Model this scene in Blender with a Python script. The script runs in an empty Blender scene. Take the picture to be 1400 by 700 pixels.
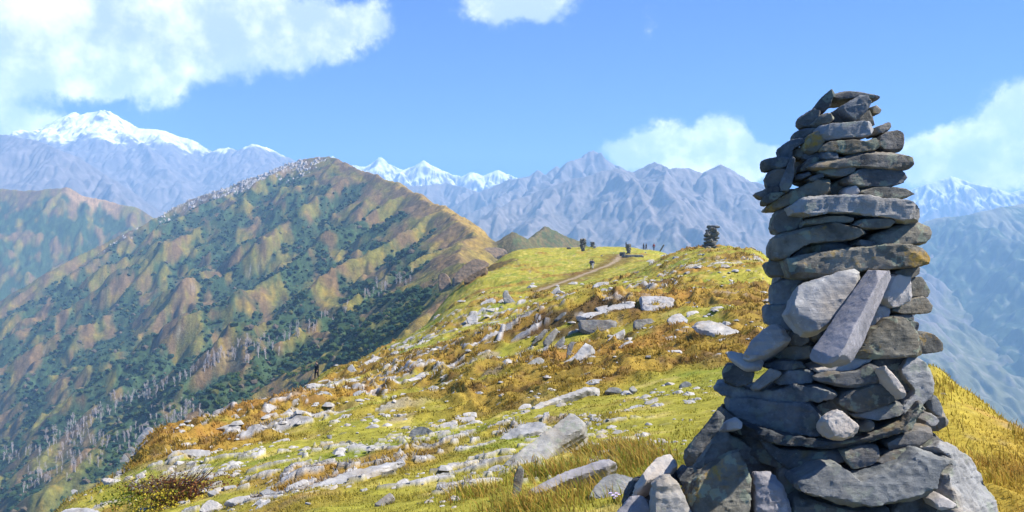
import bpy, bmesh, math, random
import numpy as np
from mathutils import Vector, Matrix

SC = bpy.context.scene
COL = SC.collection
F = 1100.0                      # focal length in reference pixels (1400 wide)
U0, V0 = 700.0, 350.0
SUN_EL, SUN_AZ = math.radians(49), math.radians(95)     # azimuth from +Y (view direction) towards +X
SUN_DIR = np.array([math.cos(SUN_EL)*math.sin(SUN_AZ), math.cos(SUN_EL)*math.cos(SUN_AZ), math.sin(SUN_EL)])

# ------------------------------------------------------------------ helpers
def tag(o, label=None, cat=None, group=None, kind=None):
    if label: o['label'] = label
    if cat: o['category'] = cat
    if group: o['group'] = group
    if kind: o['kind'] = kind
    return o

def empty(name, loc):
    o = bpy.data.objects.new(name, None); COL.objects.link(o)
    o.location = loc; o.empty_display_size = 0.2
    return o

def np_mesh(name, V, faces, cols=None, smooth=True, attr='Col'):
    """faces: (n,3) or (n,4) int array."""
    V = np.asarray(V, np.float32); faces = np.asarray(faces, np.int32)
    m = bpy.data.meshes.new(name)
    k = faces.shape[1]
    m.vertices.add(len(V)); m.vertices.foreach_set('co', V.ravel())
    m.loops.add(faces.size); m.loops.foreach_set('vertex_index', faces.ravel())
    m.polygons.add(len(faces))
    m.polygons.foreach_set('loop_start', np.arange(0, faces.size, k, dtype=np.int32))
    m.polygons.foreach_set('use_smooth', np.full(len(faces), smooth, bool))
    m.update(calc_edges=True)
    if cols is not None:
        a = m.color_attributes.new(attr, 'FLOAT_COLOR', 'POINT')
        c = np.ones((len(V), 4), np.float32); c[:, :3] = cols
        a.data.foreach_set('color', c.ravel())
    return m

def link(name, mesh, mat=None, parent=None, loc=None):
    o = bpy.data.objects.new(name, mesh); COL.objects.link(o)
    if mat is not None and not mesh.materials: mesh.materials.append(mat)
    if parent is not None: o.parent = parent
    if loc is not None: o.location = loc
    return o

def smoothstep(a, b, x):
    t = np.clip((x-a)/(b-a), 0, 1); return t*t*(3-2*t)

def lerp(a, b, t): return a+(b-a)*t

# ------------------------------------------------------------------ noise
def _hash(ix, iy, seed):
    h = (ix.astype(np.int64)*374761393 + iy.astype(np.int64)*668265263 + seed*1274126177) & 0xFFFFFFFF
    h = ((h ^ (h >> 13))*1274126177) & 0xFFFFFFFF
    return (h ^ (h >> 16)) & 0xFFFF

_ANG = np.linspace(0, 2*np.pi, 65536, endpoint=False)
_GX, _GY = np.cos(_ANG).astype(np.float32), np.sin(_ANG).astype(np.float32)

def perlin(x, y, seed=0):
    x = np.asarray(x, np.float64); y = np.asarray(y, np.float64)
    x0 = np.floor(x); y0 = np.floor(y)
    fx = (x-x0).astype(np.float32); fy = (y-y0).astype(np.float32)
    ix = x0.astype(np.int64); iy = y0.astype(np.int64)
    def g(dx, dy):
        h = _hash(ix+dx, iy+dy, seed)
        return _GX[h]*(fx-dx)+_GY[h]*(fy-dy)
    u = fx*fx*fx*(fx*(fx*6-15)+10); v = fy*fy*fy*(fy*(fy*6-15)+10)
    a = g(0, 0); b = g(1, 0); c = g(0, 1); d = g(1, 1)
    return (lerp(lerp(a, b, u), lerp(c, d, u), v)*1.5)

def fbm(x, y, oct=4, seed=0, gain=0.5, lac=2.03):
    s = 0; a = 1.0; n = 0
    for i in range(oct):
        s = s+a*perlin(x, y, seed+i*17); n += a
        a *= gain; x = x*lac+13.1; y = y*lac-7.7
    return s/n*1.3

def ridged(x, y, oct=4, seed=0, gain=0.5):
    s = 0; a = 1.0; n = 0; w = 1.0
    for i in range(oct):
        r = 1-np.abs(perlin(x, y, seed+i*31)); r = r*r*w
        s = s+a*r; n += a; w = np.clip(r*1.6, 0, 1)
        a *= gain; x = x*2.07+5.2; y = y*2.07+1.3
    return s/n

def perlin3(p, seed=0):
    p = np.asarray(p, np.float64); i0 = np.floor(p); f = (p-i0); I = i0.astype(np.int64)
    w = f*f*f*(f*(f*6-15)+10)
    out = 0
    for dx in (0, 1):
        for dy in (0, 1):
            for dz in (0, 1):
                h = _hash(I[:, 0]+dx+(I[:, 2]+dz)*7919, I[:, 1]+dy-(I[:, 2]+dz)*104729, seed)
                th = h*(2*np.pi/256.0); ph = (h >> 8)/255.0*2-1
                r = np.sqrt(np.clip(1-ph*ph, 0, 1))
                d = r*np.cos(th)*(f[:, 0]-dx)+r*np.sin(th)*(f[:, 1]-dy)+ph*(f[:, 2]-dz)
                ww = (w[:, 0] if dx else 1-w[:, 0])*(w[:, 1] if dy else 1-w[:, 1])*(w[:, 2] if dz else 1-w[:, 2])
                out = out+ww*d
    return out*1.4

def fbm3(p, oct=4, seed=0, gain=0.5):
    s = 0; a = 1; n = 0
    for i in range(oct):
        s = s+a*perlin3(p, seed+i*7); n += a; a *= gain; p = p*2.03+3.7
    return s/n*1.3

def blur(H, k=1):
    for _ in range(k):
        P = np.pad(H, 1, mode='edge')
        H = (P[:-2, 1:-1]+P[2:, 1:-1]+2*P[1:-1, 1:-1])*0.25
        P = np.pad(H, 1, mode='edge')
        H = (P[1:-1, :-2]+P[1:-1, 2:]+2*P[1:-1, 1:-1])*0.25
    return H

def bil(H, x, y):
    """bilinear sample, x = column coord, y = row coord"""
    h, w = H.shape
    x = np.clip(x, 0, w-1.001); y = np.clip(y, 0, h-1.001)
    i = np.floor(x).astype(np.int64); j = np.floor(y).astype(np.int64)
    fx = x-i; fy = y-j
    return (H[j, i]*(1-fx)+H[j, i+1]*fx)*(1-fy)+(H[j+1, i]*(1-fx)+H[j+1, i+1]*fx)*fy

def erode(H, n=40000, batches=3, steps=60, seed=1, cap=5.0, er=0.35, dep=0.25, inertia=0.08, evap=0.03, smooth=1):
    """droplet erosion; H in cell units"""
    rng = np.random.default_rng(seed)
    H = H.astype(np.float64).copy(); H0 = H.copy()
    h, w = H.shape; size = h*w
    for b in range(batches):
        px = rng.random(n)*(w-3)+1; py = rng.random(n)*(h-3)+1
        dx = np.zeros(n); dy = np.zeros(n); vel = np.ones(n); wat = np.ones(n); sed = np.zeros(n)
        for s in range(steps):
            i = px.astype(np.int64); j = py.astype(np.int64); fx = px-i; fy = py-j
            a = H[j, i]; bb = H[j, i+1]; c = H[j+1, i]; d = H[j+1, i+1]
            gx = (bb-a)*(1-fy)+(d-c)*fy; gy = (c-a)*(1-fx)+(d-bb)*fx
            hh = (a*(1-fx)+bb*fx)*(1-fy)+(c*(1-fx)+d*fx)*fy
            dx = dx*inertia-gx*(1-inertia); dy = dy*inertia-gy*(1-inertia)
            L = np.sqrt(dx*dx+dy*dy)+1e-9; dx /= L; dy /= L
            nx = px+dx; ny = py+dy
            ok = (nx > 1) & (nx < w-2) & (ny > 1) & (ny < h-2)
            nx = np.where(ok, nx, px); ny = np.where(ok, ny, py)
            i2 = nx.astype(np.int64); j2 = ny.astype(np.int64); f2 = nx-i2; g2 = ny-j2
            h2 = (H[j2, i2]*(1-f2)+H[j2, i2+1]*f2)*(1-g2)+(H[j2+1, i2]*(1-f2)+H[j2+1, i2+1]*f2)*g2
            dh = h2-hh
            C = np.maximum(-dh, 0.01)*vel*wat*cap
            up = dh > 0
            amt = np.where(up, np.minimum(dh, sed), np.where(sed > C, (sed-C)*dep, -np.minimum((C-sed)*er, np.maximum(-dh, 0))))
            amt = np.where(ok, amt, 0)
            sed = sed-amt
            idx = j*w+i
            ii = np.concatenate([idx, idx+1, idx+w, idx+w+1])
            ww = np.concatenate([amt*(1-fx)*(1-fy), amt*fx*(1-fy), amt*(1-fx)*fy, amt*fx*fy])
            H += np.clip(np.bincount(ii, weights=ww, minlength=size)[:size], -.12, .08).reshape(h, w)
            vel = np.sqrt(np.maximum(vel*vel-dh*1.0, 0.01)); vel = np.minimum(vel, 4)
            wat *= (1-evap); px, py = nx, ny
    D = blur(np.clip(H-H0, -14, 4), smooth)
    return H0+D

def roof(X, Y, poly, slope, pw=1.0):
    """height of a ridge roof over the polyline of (x, y, z)"""
    best = np.full(X.shape, -1e9)
    for (x0, y0, z0), (x1, y1, z1) in zip(poly[:-1], poly[1:]):
        dx, dy = x1-x0, y1-y0; L2 = dx*dx+dy*dy+1e-9
        t = np.clip(((X-x0)*dx+(Y-y0)*dy)/L2, 0, 1)
        d = np.hypot(X-(x0+t*dx), Y-(y0+t*dy))
        z = z0+t*(z1-z0)-slope*(d if pw == 1.0 else d**pw)
        best = np.maximum(best, z)
    return best

def P(u, v, y): return ((u-U0)/F*y, y, (V0-v)/F*y)

# ------------------------------------------------------------------ materials
def new_mat(name):
    m = bpy.data.materials.new(name); m.use_nodes = True
    nt = m.node_tree; nt.nodes.clear()
    out = nt.nodes.new('ShaderNodeOutputMaterial'); b = nt.nodes.new('ShaderNodeBsdfPrincipled')
    b.inputs['Roughness'].default_value = 0.9
    b.inputs['Specular IOR Level'].default_value = 0.25
    nt.links.new(b.outputs[0], out.inputs[0])
    return m, nt, b

def N(nt, t, **kw):
    n = nt.nodes.new(t)
    for k, v in kw.items():
        if k in n.inputs: n.inputs[k].default_value = v
        else: setattr(n, k, v)
    return n

def noise_node(nt, scale, detail=6, rough=0.6, vec=None, dist=0.0):
    n = N(nt, 'ShaderNodeTexNoise'); n.inputs['Scale'].default_value = scale
    n.inputs['Detail'].default_value = detail; n.inputs['Roughness'].default_value = rough
    n.inputs['Distortion'].default_value = dist
    if vec is not None: nt.links.new(vec, n.inputs['Vector'])
    return n

def ramp(nt, fac, stops):
    r = N(nt, 'ShaderNodeValToRGB'); cr = r.color_ramp
    while len(cr.elements) < len(stops): cr.elements.new(0.5)
    for e, (p, c) in zip(cr.elements, stops):
        e.position = p; e.color = c if len(c) == 4 else (*c, 1)
    nt.links.new(fac, r.inputs[0]); return r

def mixc(nt, fac, a, b, mode='MIX'):
    m = N(nt, 'ShaderNodeMix', data_type='RGBA', blend_type=mode)
    for s, v in ((0, fac), (6, a), (7, b)):
        if isinstance(v, (int, float)): m.inputs[s].default_value = v
        elif isinstance(v, tuple): m.inputs[s].default_value = (*v, 1) if len(v) == 3 else v
        else: nt.links.new(v, m.inputs[s])
    return m.outputs[2]

def cover_mat(name, scale, var=0.35, bump=0.3, bscale=None, bdist=0.1, trans=0.0, rough=0.95):
    """albedo from the vertex cover attribute, broken up by noise"""
    m, nt, b = new_mat(name)
    at = N(nt, 'ShaderNodeVertexColor'); at.layer_name = 'Col'
    geo = N(nt, 'ShaderNodeNewGeometry')
    n = noise_node(nt, scale, 8, 0.65, geo.outputs['Position'])
    r = ramp(nt, n.outputs[0], [(0.25, (1-var,)*3), (0.75, (1+var,)*3)])
    c = mixc(nt, 1.0, at.outputs[0], r.outputs[0], 'MULTIPLY')
    nt.links.new(c, b.inputs['Base Color'])
    b.inputs['Roughness'].default_value = rough; b.inputs['Specular IOR Level'].default_value = 0.1
    if bump:
        n2 = noise_node(nt, bscale or scale*2, 8, 0.7, geo.outputs['Position'])
        bp = N(nt, 'ShaderNodeBump'); bp.inputs['Strength'].default_value = bump; bp.inputs['Distance'].default_value = bdist
        nt.links.new(n2.outputs[0], bp.inputs['Height']); nt.links.new(bp.outputs[0], b.inputs['Normal'])
    return m
# ------------------------------------------------------------------ the ridge and the hill: one height function
# columns of (u, [(y, z) ...]): the ridge's plateau along viewing azimuths, real heights in metres below eye level
TAB = [
 (-1200, [(1,-1.75),(3,-3.2),(6,-6),(10,-9.5),(20,-20),(40,-42)]),
 (-400, [(1,-1.7),(3,-2.2),(6,-3.6),(10,-6),(15,-9.5),(25,-18),(40,-30)]),
 (0,   [(1,-1.7),(3,-2.1),(6,-3.3),(10,-4.9),(15,-6.6),(20,-8.4),(25,-11),(40,-24)]),
 (80,  [(1,-1.65),(3,-2.0),(6,-2.9),(10,-3.9),(14,-4.75),(17,-5.35),(20,-6.6),(25,-9.5),(32,-15),(45,-26)]),
 (200, [(1,-1.65),(3,-1.95),(6,-2.6),(9,-3.3),(12.5,-3.98),(18,-4.9),(25,-6.1),(30,-6.85),(36,-9.0),(45,-14),(60,-25)]),
 (300, [(1,-1.65),(3,-1.9),(6,-2.4),(10,-3.18),(15,-4.1),(20,-4.9),(30,-6.5),(45,-8.65),(55,-11.8),(70,-20),(90,-34)]),
 (433, [(1,-1.6),(3,-1.85),(8,-2.55),(12,-3.27),(20,-4.5),(30,-6.0),(45,-7.8),(60,-9.5),(75,-11.1),(90,-14.5),(110,-22),(140,-37)]),
 (520, [(1,-1.6),(3,-1.8),(7.5,-2.39),(11,-3.0),(17,-3.86),(27,-5.15),(45,-6.95),(65,-8.6),(90,-10.5),(110,-14),(140,-25),(180,-42)]),
 (600, [(1,-1.6),(3,-1.75),(7,-2.23),(10.5,-2.86),(15,-3.4),(24,-4.36),(37,-5.4),(52,-6.15),(75,-7.2),(100,-8),(130,-8.9),(160,-13),(200,-25),(260,-47)]),
 (650, [(1,-1.6),(3,-1.72),(6.8,-2.16),(14,-3.2),(22,-4),(36,-4.9),(58,-5.8),(80,-6.2),(110,-6),(140,-5.1),(170,-3.7),(190,-6),(220,-14),(260,-26)]),
 (700, [(1,-1.6),(3,-1.7),(6.5,-2.07),(13,-2.95),(20,-3.64),(33,-4.5),(52,-5.2),(75,-5.45),(95,-5.2),(115,-4.7),(150,-2.5),(185,2.1),(210,0),(260,-14),(350,-32)]),
 (780, [(1,-1.6),(3,-1.68),(6.2,-1.97),(12,-2.7),(18,-3.3),(26,-3.8),(36,-4.2),(50,-4.0),(62,-3.6),(80,-3.9),(100,-3.9),(125,-3.4),(155,-1.5),(185,2.3),(210,.5),(260,-12)]),
 (860, [(1,-1.6),(3,-1.66),(5.8,-1.85),(11,-2.5),(16,-2.9),(23,-3.35),(31,-3.66),(40,-3.6),(50,-3.35),(62,-3.1),(80,-2.9),(105,-2.6),(135,-1.7),(160,.2),(185,2.45),(210,.5),(260,-12)]),
 (920, [(1,-1.6),(3,-1.64),(5.5,-1.75),(10.5,-2.4),(15,-2.7),(21,-3.05),(30,-3.27),(38,-3.1),(50,-2.9),(62,-2.4),(80,-1.35),(97,.1),(108,.6),(130,-.4),(160,-1.5),(185,1.0),(210,-2),(260,-14)]),
 (973, [(1,-1.6),(3,-1.62),(5.3,-1.69),(10,-2.27),(14,-2.55),(19,-2.76),(27,-2.95),(35,-2.86),(48,-2.55),(62,-1.9),(80,-.55),(92,.65),(100,1.4),(115,1.0),(140,-3),(200,-22)]),
 (1050,[(1,-1.6),(3,-1.6),(5,-1.6),(6.5,-1.77),(9,-2.05),(12.5,-2.27),(17,-2.47),(24,-2.6),(32,-2.6),(45,-2.4),(60,-1.5),(78,-.1),(90,.9),(100,.5),(120,-4),(200,-40)]),
 (1150,[(1,-1.6),(3,-1.6),(5,-1.57),(9,-1.75),(12,-2.0),(17,-2.5),(24,-3),(32,-3.4),(45,-5),(60,-8),(90,-22),(130,-50)]),
 (1280,[(1,-1.6),(3,-1.6),(5,-1.6),(7,-1.48),(9.5,-1.28),(11,-1.8),(14,-3.6),(20,-8),(30,-16),(45,-30)]),
 (1340,[(1,-1.6),(3,-1.6),(5,-1.6),(7,-1.57),(8.5,-1.53),(10,-2.2),(13,-4.6),(20,-11),(30,-20),(45,-34)]),
 (1400,[(1,-1.6),(3,-1.6),(5,-1.62),(7.5,-1.64),(9,-2.3),(12,-4.8),(20,-12.5),(30,-22)]),
 (1600,[(1,-1.6),(3,-1.65),(5,-1.8),(7,-2.6),(10,-5.2),(15,-10.5),(30,-27)]),
 (2200,[(1,-1.65),(3,-2.3),(5,-4.4),(10,-10.5),(30,-40)]),
 (2800,[(1,-1.7),(3,-3.2),(5,-6),(10,-13),(30,-46)]),
]
LY0, LY1, NLY = math.log(1.0), math.log(400.0), 260
_us = np.array([c[0] for c in TAB], float)
_ly = np.linspace(LY0, LY1, NLY)
_T = np.array([np.interp(_ly, [math.log(k[0]) for k in c[1]], [k[1]/k[0] for k in c[1]]) for c in TAB])   # z / y
_yend = np.array([math.log(c[1][-1][0]) for c in TAB])
_ug = np.arange(-1200, 2801, 10.0)
def _colinterp(A):
    out = np.empty((A.shape[1], len(_ug)))
    for k in range(A.shape[1]): out[k] = np.interp(_ug, _us, A[:, k])
    return out
TABLE = blur(_colinterp(_T), 3)
YEND = np.interp(_ug, _us, _yend)

# the hill: ridge lines
CREST = [(12,-300,-60),(4,-60,-9),(2,0,-2),(5,60,-3.5),(15,130,-3),(18,180,-2),(0,300,-14),(-18,420,-12),(-32,560,6),(-40,700,24),(-85,900,54),(-140,1100,90),(-230,1300,137),(-300,1420,168),(-355,1500,186)]
WSPUR = [(-355,1500,186),(-420,1525,184),(-475,1570,166),(-538,1600,148),(-650,1620,114),(-715,1600,70),(-790,1560,22),(-830,1480,-18),(-880,1400,-78),(-1000,1250,-200)]
BACK  = [(-355,1500,186),(-330,1700,150),(-360,2000,60)]
KNOLL = [(-40,700,24),(-12,690,14),(0,650,21),(14,660,16),(30,700,26),(46,715,19),(62,722,14),(90,745,-14),(140,800,-90)]
SPURS = [   # spurs running down the face into the valley
 [(-230,1300,137),(-300,1180,70),(-385,1050,-20),(-450,920,-110)],
 [(-140,1100,90),(-220,980,28),(-300,850,-50),(-370,720,-130)],
 [(-85,900,54),(-150,780,2),(-215,660,-58),(-300,520,-140)],
 [(-40,700,24),(-95,600,-22),(-150,480,-72),(-215,360,-130)],
 [(-18,420,-12),(-60,350,-38),(-120,260,-85),(-190,180,-140)],
 [(-420,1525,184),(-470,1400,110),(-520,1260,30),(-560,1120,-60)],
 [(-538,1600,148),(-580,1470,80),(-640,1330,0),(-690,1180,-90)],
 [(-650,1620,114),(-700,1500,40),(-760,1360,-40),(-800,1200,-140)],
 [(-355,1500,186),(-380,1390,120),(-420,1270,45),(-450,1150,-30)],
]
LHILL = [(-1750,2350,130),(-1600,2320,180),(-1464,2300,194),(-1400,2300,188),(-1338,2290,186),(-1265,2300,199),(-1192,2300,166),(-1120,2280,150),(-1066,2270,140),(-1029,2260,108),(-975,2200,40),(-900,2120,-60),(-840,2040,-150)]
LSP = [
 [(-1265,2300,199),(-1270,2180,130),(-1300,2050,40),(-1330,1900,-60)],
 [(-1192,2300,166),(-1150,2180,110),(-1120,2050,20),(-1120,1900,-70)],
 [(-1066,2270,140),(-1020,2150,70),(-990,2040,-10),(-985,1900,-90)],
 [(-1464,2300,194),(-1470,2180,120),(-1500,2050,30),(-1520,1900,-60)],
]
GX0, GX1, GY0, GY1, GC = -2300.0, 700.0, -320.0, 2750.0, 4.0
def build_G():
    xs = np.arange(GX0, GX1, GC); ys = np.arange(GY0, GY1, GC)
    X, Y = np.meshgrid(xs, ys)
    wx = X+fbm(X/180, Y/180, 3, 3)*26; wy = Y+fbm(X/180, Y/180, 3, 9)*26
    near = smoothstep(250, 420, Y)
    wx = lerp(X, wx, near); wy = lerp(Y, wy, near)
    z = roof(wx, wy, CREST, 0.66)
    right = roof(wx, wy, CREST, 0.95)
    cx = np.interp(Y, [c[1] for c in CREST], [c[0] for c in CREST])
    z = lerp(z, right, smoothstep(-10, 60, X-cx)*smoothstep(900, 500, Y))
    z = np.maximum(z, roof(wx, wy, WSPUR, 0.72))
    z = np.maximum(z, roof(wx, wy, BACK, 0.7))
    z = np.maximum(z, roof(X, Y, KNOLL, 0.85))
    for s in SPURS: z = np.maximum(z, roof(wx, wy, s, 0.74))
    z = np.maximum(z, roof(wx, wy, LHILL, 0.68))
    for s in LSP: z = np.maximum(z, roof(wx, wy, s, 0.74))
    crest = roof(X, Y, CREST+WSPUR[1:], 1.0)
    dist = np.minimum.reduce([np.clip(np.interp(1, [0, 1], [0, 1])*400, 0, 400)*np.ones_like(z)])
    # roughness that grows away from the crest lines
    zc = np.maximum.reduce([roof(X, Y, p, 0.0) if False else roof(X, Y, [(a, b, 0) for a, b, c in p], 1.0) for p in (CREST, WSPUR, LHILL, KNOLL)])
    dist = np.clip(-zc, 0, 250)
    amp = (4+0.16*dist)*near
    z = z+(ridged(X/150, Y/150, 4, 21)-0.45)*amp*.75+fbm(X/40, Y/40, 4, 5)*amp*0.10
    H = erode(z/GC, 15000, 9, 70, 5, cap=4.5, er=.3, smooth=1)*GC
    H = lerp(z, H, near)
    # gullies running down the fall line
    gl = ridged((X+Y*.5)/34+fbm(X/60, Y/60, 3, 41)*1.2, (Y-X*.5)/150, 4, 43)
    H = H+(gl-.45)*9*near*smoothstep(15, 90, dist)
    # crags
    cr = smoothstep(0.12, 0.5, fbm(X/90, Y/90, 3, 77))*near
    H = H+cr*(ridged(X/24, Y/24, 4, 91)-0.4)*6
    return xs, ys, H, dist
GXS, GYS, GH, GDIST = build_G()
GSL = blur(np.hypot(*np.gradient(GH, GC)), 1)
GCURV = blur(GH, 12)-blur(GH, 1)          # >0 in gullies

def G(x, y): return bil(GH, (x-GX0)/GC, (y-GY0)/GC)

def path_d(x, y):
    best = np.full(np.shape(x), 1e9)
    for (x0, y0), (x1, y1) in zip(PATH[:-1], PATH[1:]):
        dx, dy = x1-x0, y1-y0
        t = np.clip(((x-x0)*dx+(y-y0)*dy)/(dx*dx+dy*dy), 0, 1)
        best = np.minimum(best, np.hypot(x-x0-t*dx, y-y0-t*dy))
    return best
PATH = [(0.6, 92), (3.5, 104), (8, 118), (12.5, 131), (17.0, 142), (19.5, 150), (22, 163)]

def base_h(x, y):
    """the smooth ridge"""
    y_ = np.maximum(y, 0.7)
    u = U0+F*x/y_
    ly = np.log(y_)
    t = bil(TABLE, (u+1200)/10.0, (ly-LY0)/(LY1-LY0)*(NLY-1))*y_
    ye = np.interp(u, _ug, YEND)
    w = smoothstep(ye-0.25, ye+0.35, ly)
    return lerp(t, G(x, y), w), w

MOUNDS = [ # (x, y, radius, height): grassy hummocks and banks carrying the outcrops
 (2.4, 44, 4.5, 1.25), (6.5, 46, 5, 0.7), (9.5, 40, 5, 0.4), (-3.5, 88, 7, 1.6), (-8, 140, 9, 2.2), (17, 62, 7, 0.8), (-9, 34, 4, .6), (-4.6, 22, 2.5, .45), (4.8, 33, 2.2, .35)]
def turf(x, y):
    """0 = smooth short lime turf, 1 = brown tussock ground"""
    n = fbm(x/9.0, y/9.0, 4, 201)+0.35*fbm(x/2.6, y/2.6, 3, 207)
    left = smoothstep(-0.06, -0.30, x/np.maximum(y, 1))*smoothstep(8, 30, y)
    t = smoothstep(-0.14, 0.34, n+0.10*left+0.22*smoothstep(16, 30, y)*smoothstep(75, 50, y)-0.28*smoothstep(80, 120, y)*smoothstep(-.04, 0.0, x/np.maximum(y, 1))-0.09*smoothstep(24, 12, y)*smoothstep(-.35, -.1, x/np.maximum(y, 1))*smoothstep(.18, .05, x/np.maximum(y, 1)))
    return t
BED = [(480,535,9.0),(440,545,7.0),(560,505,6.0),(330,600,3.5),(290,640,1.8),(560,620,2.0),(640,610,1.8),(680,640,1.0),(430,640,1.6),(760,440,4.0),(850,410,3.0),(960,365,5.0),(620,450,6.0)]
_bedxy = []
def bed(x, y):
    """exposed bedrock: broken strips of slate pavement breaking the turf"""
    if not _bedxy:
        ys = np.exp(np.arange(math.log(3), math.log(260), .004))
        for u, v, r in BED:
            z, _ = base_h((u-U0)/F*ys, ys); k = np.nonzero(z >= (V0-v)/F*ys)[0][0]; _bedxy.append(((u-U0)/F*ys[k], ys[k], r))
    w = np.zeros_like(x)
    for bx, by, r in _bedxy: w = np.maximum(w, np.exp(-((x-bx)**2/(1.4*r*r)+(y-by)**2/(2.2*r*r))))
    def nz(L): return fbm(x/(1.5*L)+fbm(x/L, y/L, 2, 71)*.5, (y-.35*x)/(.62*L), 3, 73)+.30*perlin(x/(.35*L), y/(.3*L), 75)
    n = lerp(nz(.65), nz(1.5), smoothstep(14, 22, y))
    return smoothstep(.34, .39, n+.30*w-.19)*smoothstep(.05, .3, w)
def hgt(x, y, fine=True):
    x = np.asarray(x, float); y = np.asarray(y, float)
    z, w = base_h(x, y)
    near = (1-w)*smoothstep(1.0, 5.0, np.hypot(x, y))
    for mx, my, mr, mh in MOUNDS:
        z = z+mh*np.exp(-((x-mx)**2+(y-my)**2)/(mr*mr))
    if fine:
        t = turf(x, y)
        sm = smoothstep(6, 30, y)
        hum = (ridged(x/2.0+fbm(x/3, y/3, 2, 7)*.5, y/2.0, 3, 301)-0.35)
        pd = smoothstep(0.8, 2.5, path_d(x, y))
        z = z+near*pd*(hum*lerp(0.12, 0.62, sm)*lerp(0.18, 1.0, t)+fbm(x/0.55, y/0.55, 3, 311)*0.075*lerp(.3, 1, t)+fbm(x/7, y/7, 3, 321)*lerp(0.12, 0.45, sm))
        bd = bed(x, y)*near
        z = z+bd*(.03+.04*np.clip(y/14, .7, 2.4)+.05*perlin(x/.5, (y-.3*x)/.25, 79))
        # little turf steps (terracettes)
        st = fbm(x/5, y/2.2, 3, 341)*5; z = z+near*pd*smoothstep(25, 60, y)*.16*(np.floor(st)+smoothstep(.55, .95, st-np.floor(st))-st)
        # far ground: knolls and shrub-size relief
        far = w*smoothstep(120, 300, y)
        z = z+far*(fbm(x/9, y/9, 4, 331)*1.6)
    return z

def cast(u, v, ymax=2600, y0=2.0):
    """where the ray of a reference pixel meets the ground"""
    ys = np.exp(np.arange(math.log(y0), math.log(ymax), 0.0025))
    z = hgt((u-U0)/F*ys, ys, False); r = (V0-v)/F*ys
    k = np.nonzero(z >= r)[0]
    if len(k) == 0: return None
    y = float(ys[k[0]]); x = (u-U0)/F*y
    return x, y, float(hgt(np.array([x]), np.array([y]))[0])
def cast_many(us, vs, ymax=2600, y0=8.0):
    ys = np.exp(np.arange(math.log(y0), math.log(ymax), 0.004))
    out = []
    for u, v in zip(us, vs):
        z = hgt((u-U0)/F*ys, ys, False); k = np.nonzero(z >= (V0-v)/F*ys)[0]
        out.append(None if len(k) == 0 else ((u-U0)/F*ys[k[0]], ys[k[0]]))
    return out

# ---- cover colours (real albedos of grass, heath, rock, shrub)
LIME=np.array([.27,.245,.034]); GREEN=np.array([.18,.205,.026]); GOLD=np.array([.29,.19,.036]); BROWN=np.array([.13,.07,.02]); ORANGE=np.array([.32,.155,.036])
STRAW=np.array([.42,.32,.11]); DIRT=np.array([.22,.17,.12]); SHRUB=np.array([.030,.070,.034]); ROCK=np.array([.34,.31,.29]); HEATH=np.array([.17,.11,.052]); OLIVE=np.array([.17,.155,.035])
def near_cover(x, y):
    t = turf(x, y)
    n1 = fbm(x/4, y/4, 4, 401)[:, None]; n2 = fbm(x/1.1, y/1.1, 4, 411)[:, None]; n3 = fbm(x/14, y/14, 3, 421)[:, None]
    n4 = fbm(x/.25, y/.25, 3, 431)[:, None]
    c = lerp(LIME, GREEN, smoothstep(-.05, .45, n1))
    c = lerp(c, STRAW, smoothstep(.1, .55, n2)*.55)
    g = lerp(GOLD, BROWN, smoothstep(-.15, .35, n2+.35*n4))  # brown tussock tone; its finer dark blotches also paint in small shadows
    s = (x/np.maximum(y, 1))[:, None]; yy = y[:, None]
    g = lerp(g, ORANGE, smoothstep(.05, .6, n3+.30*smoothstep(-.2, -.45, s)+.1*n2)*.6)
    c = lerp(c, g, (t[:, None])*.92)
    c = c*(1+.38*n4+.2*n2)  # mottling, strong enough to stand in for small shadows too
    sc_ = np.zeros_like(x)
    for ex, ey, er in ((1.9, 41.5, 1.7), (4.6, 41.5, 1.7), (3.2, 39.5, 1.2), (-5.2, 165, 6), (11.5, 62, 1.8)): sc_ = np.maximum(sc_, np.exp(-((x-ex)**2/(er*er*1.6)+(y-ey)**2/(er*er*.8))))
    c = lerp(c, np.array([.075, .045, .022])*(1+.5*n4), smoothstep(.35, .6, sc_[:, None]+.35*n2)*.85)
    rightg = smoothstep(2.4, 3.4, x)*smoothstep(14, 10, y)
    c = lerp(c, lerp(np.array([.40, .28, .04]), np.array([.36, .19, .04]), smoothstep(0, .4, n2)), (rightg*.55)[:, None])
    bk = bed(x, y)[:, None]; 
    # bare earth and thin stony soil
    c = lerp(c, DIRT*1.2, smoothstep(.42, .62, fbm(x/2, y/2, 4, 441)[:, None]+.15*n4)*.7)
    pd = path_d(x, y)[:, None]
    c = lerp(c, BROWN*.8, smoothstep(4.5, 1.2, pd+n2*1.5+1.5*n1)*.75*smoothstep(80, 100, yy))
    c = lerp(c, DIRT*1.6, smoothstep(.8, .25, pd+n2*.9+n4*.5)*.7)
    c = lerp(c, np.array([.33, .315, .30])*(1+.6*n4+.4*n2), bk*.95)
    return np.clip(c, .005, .8)

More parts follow.
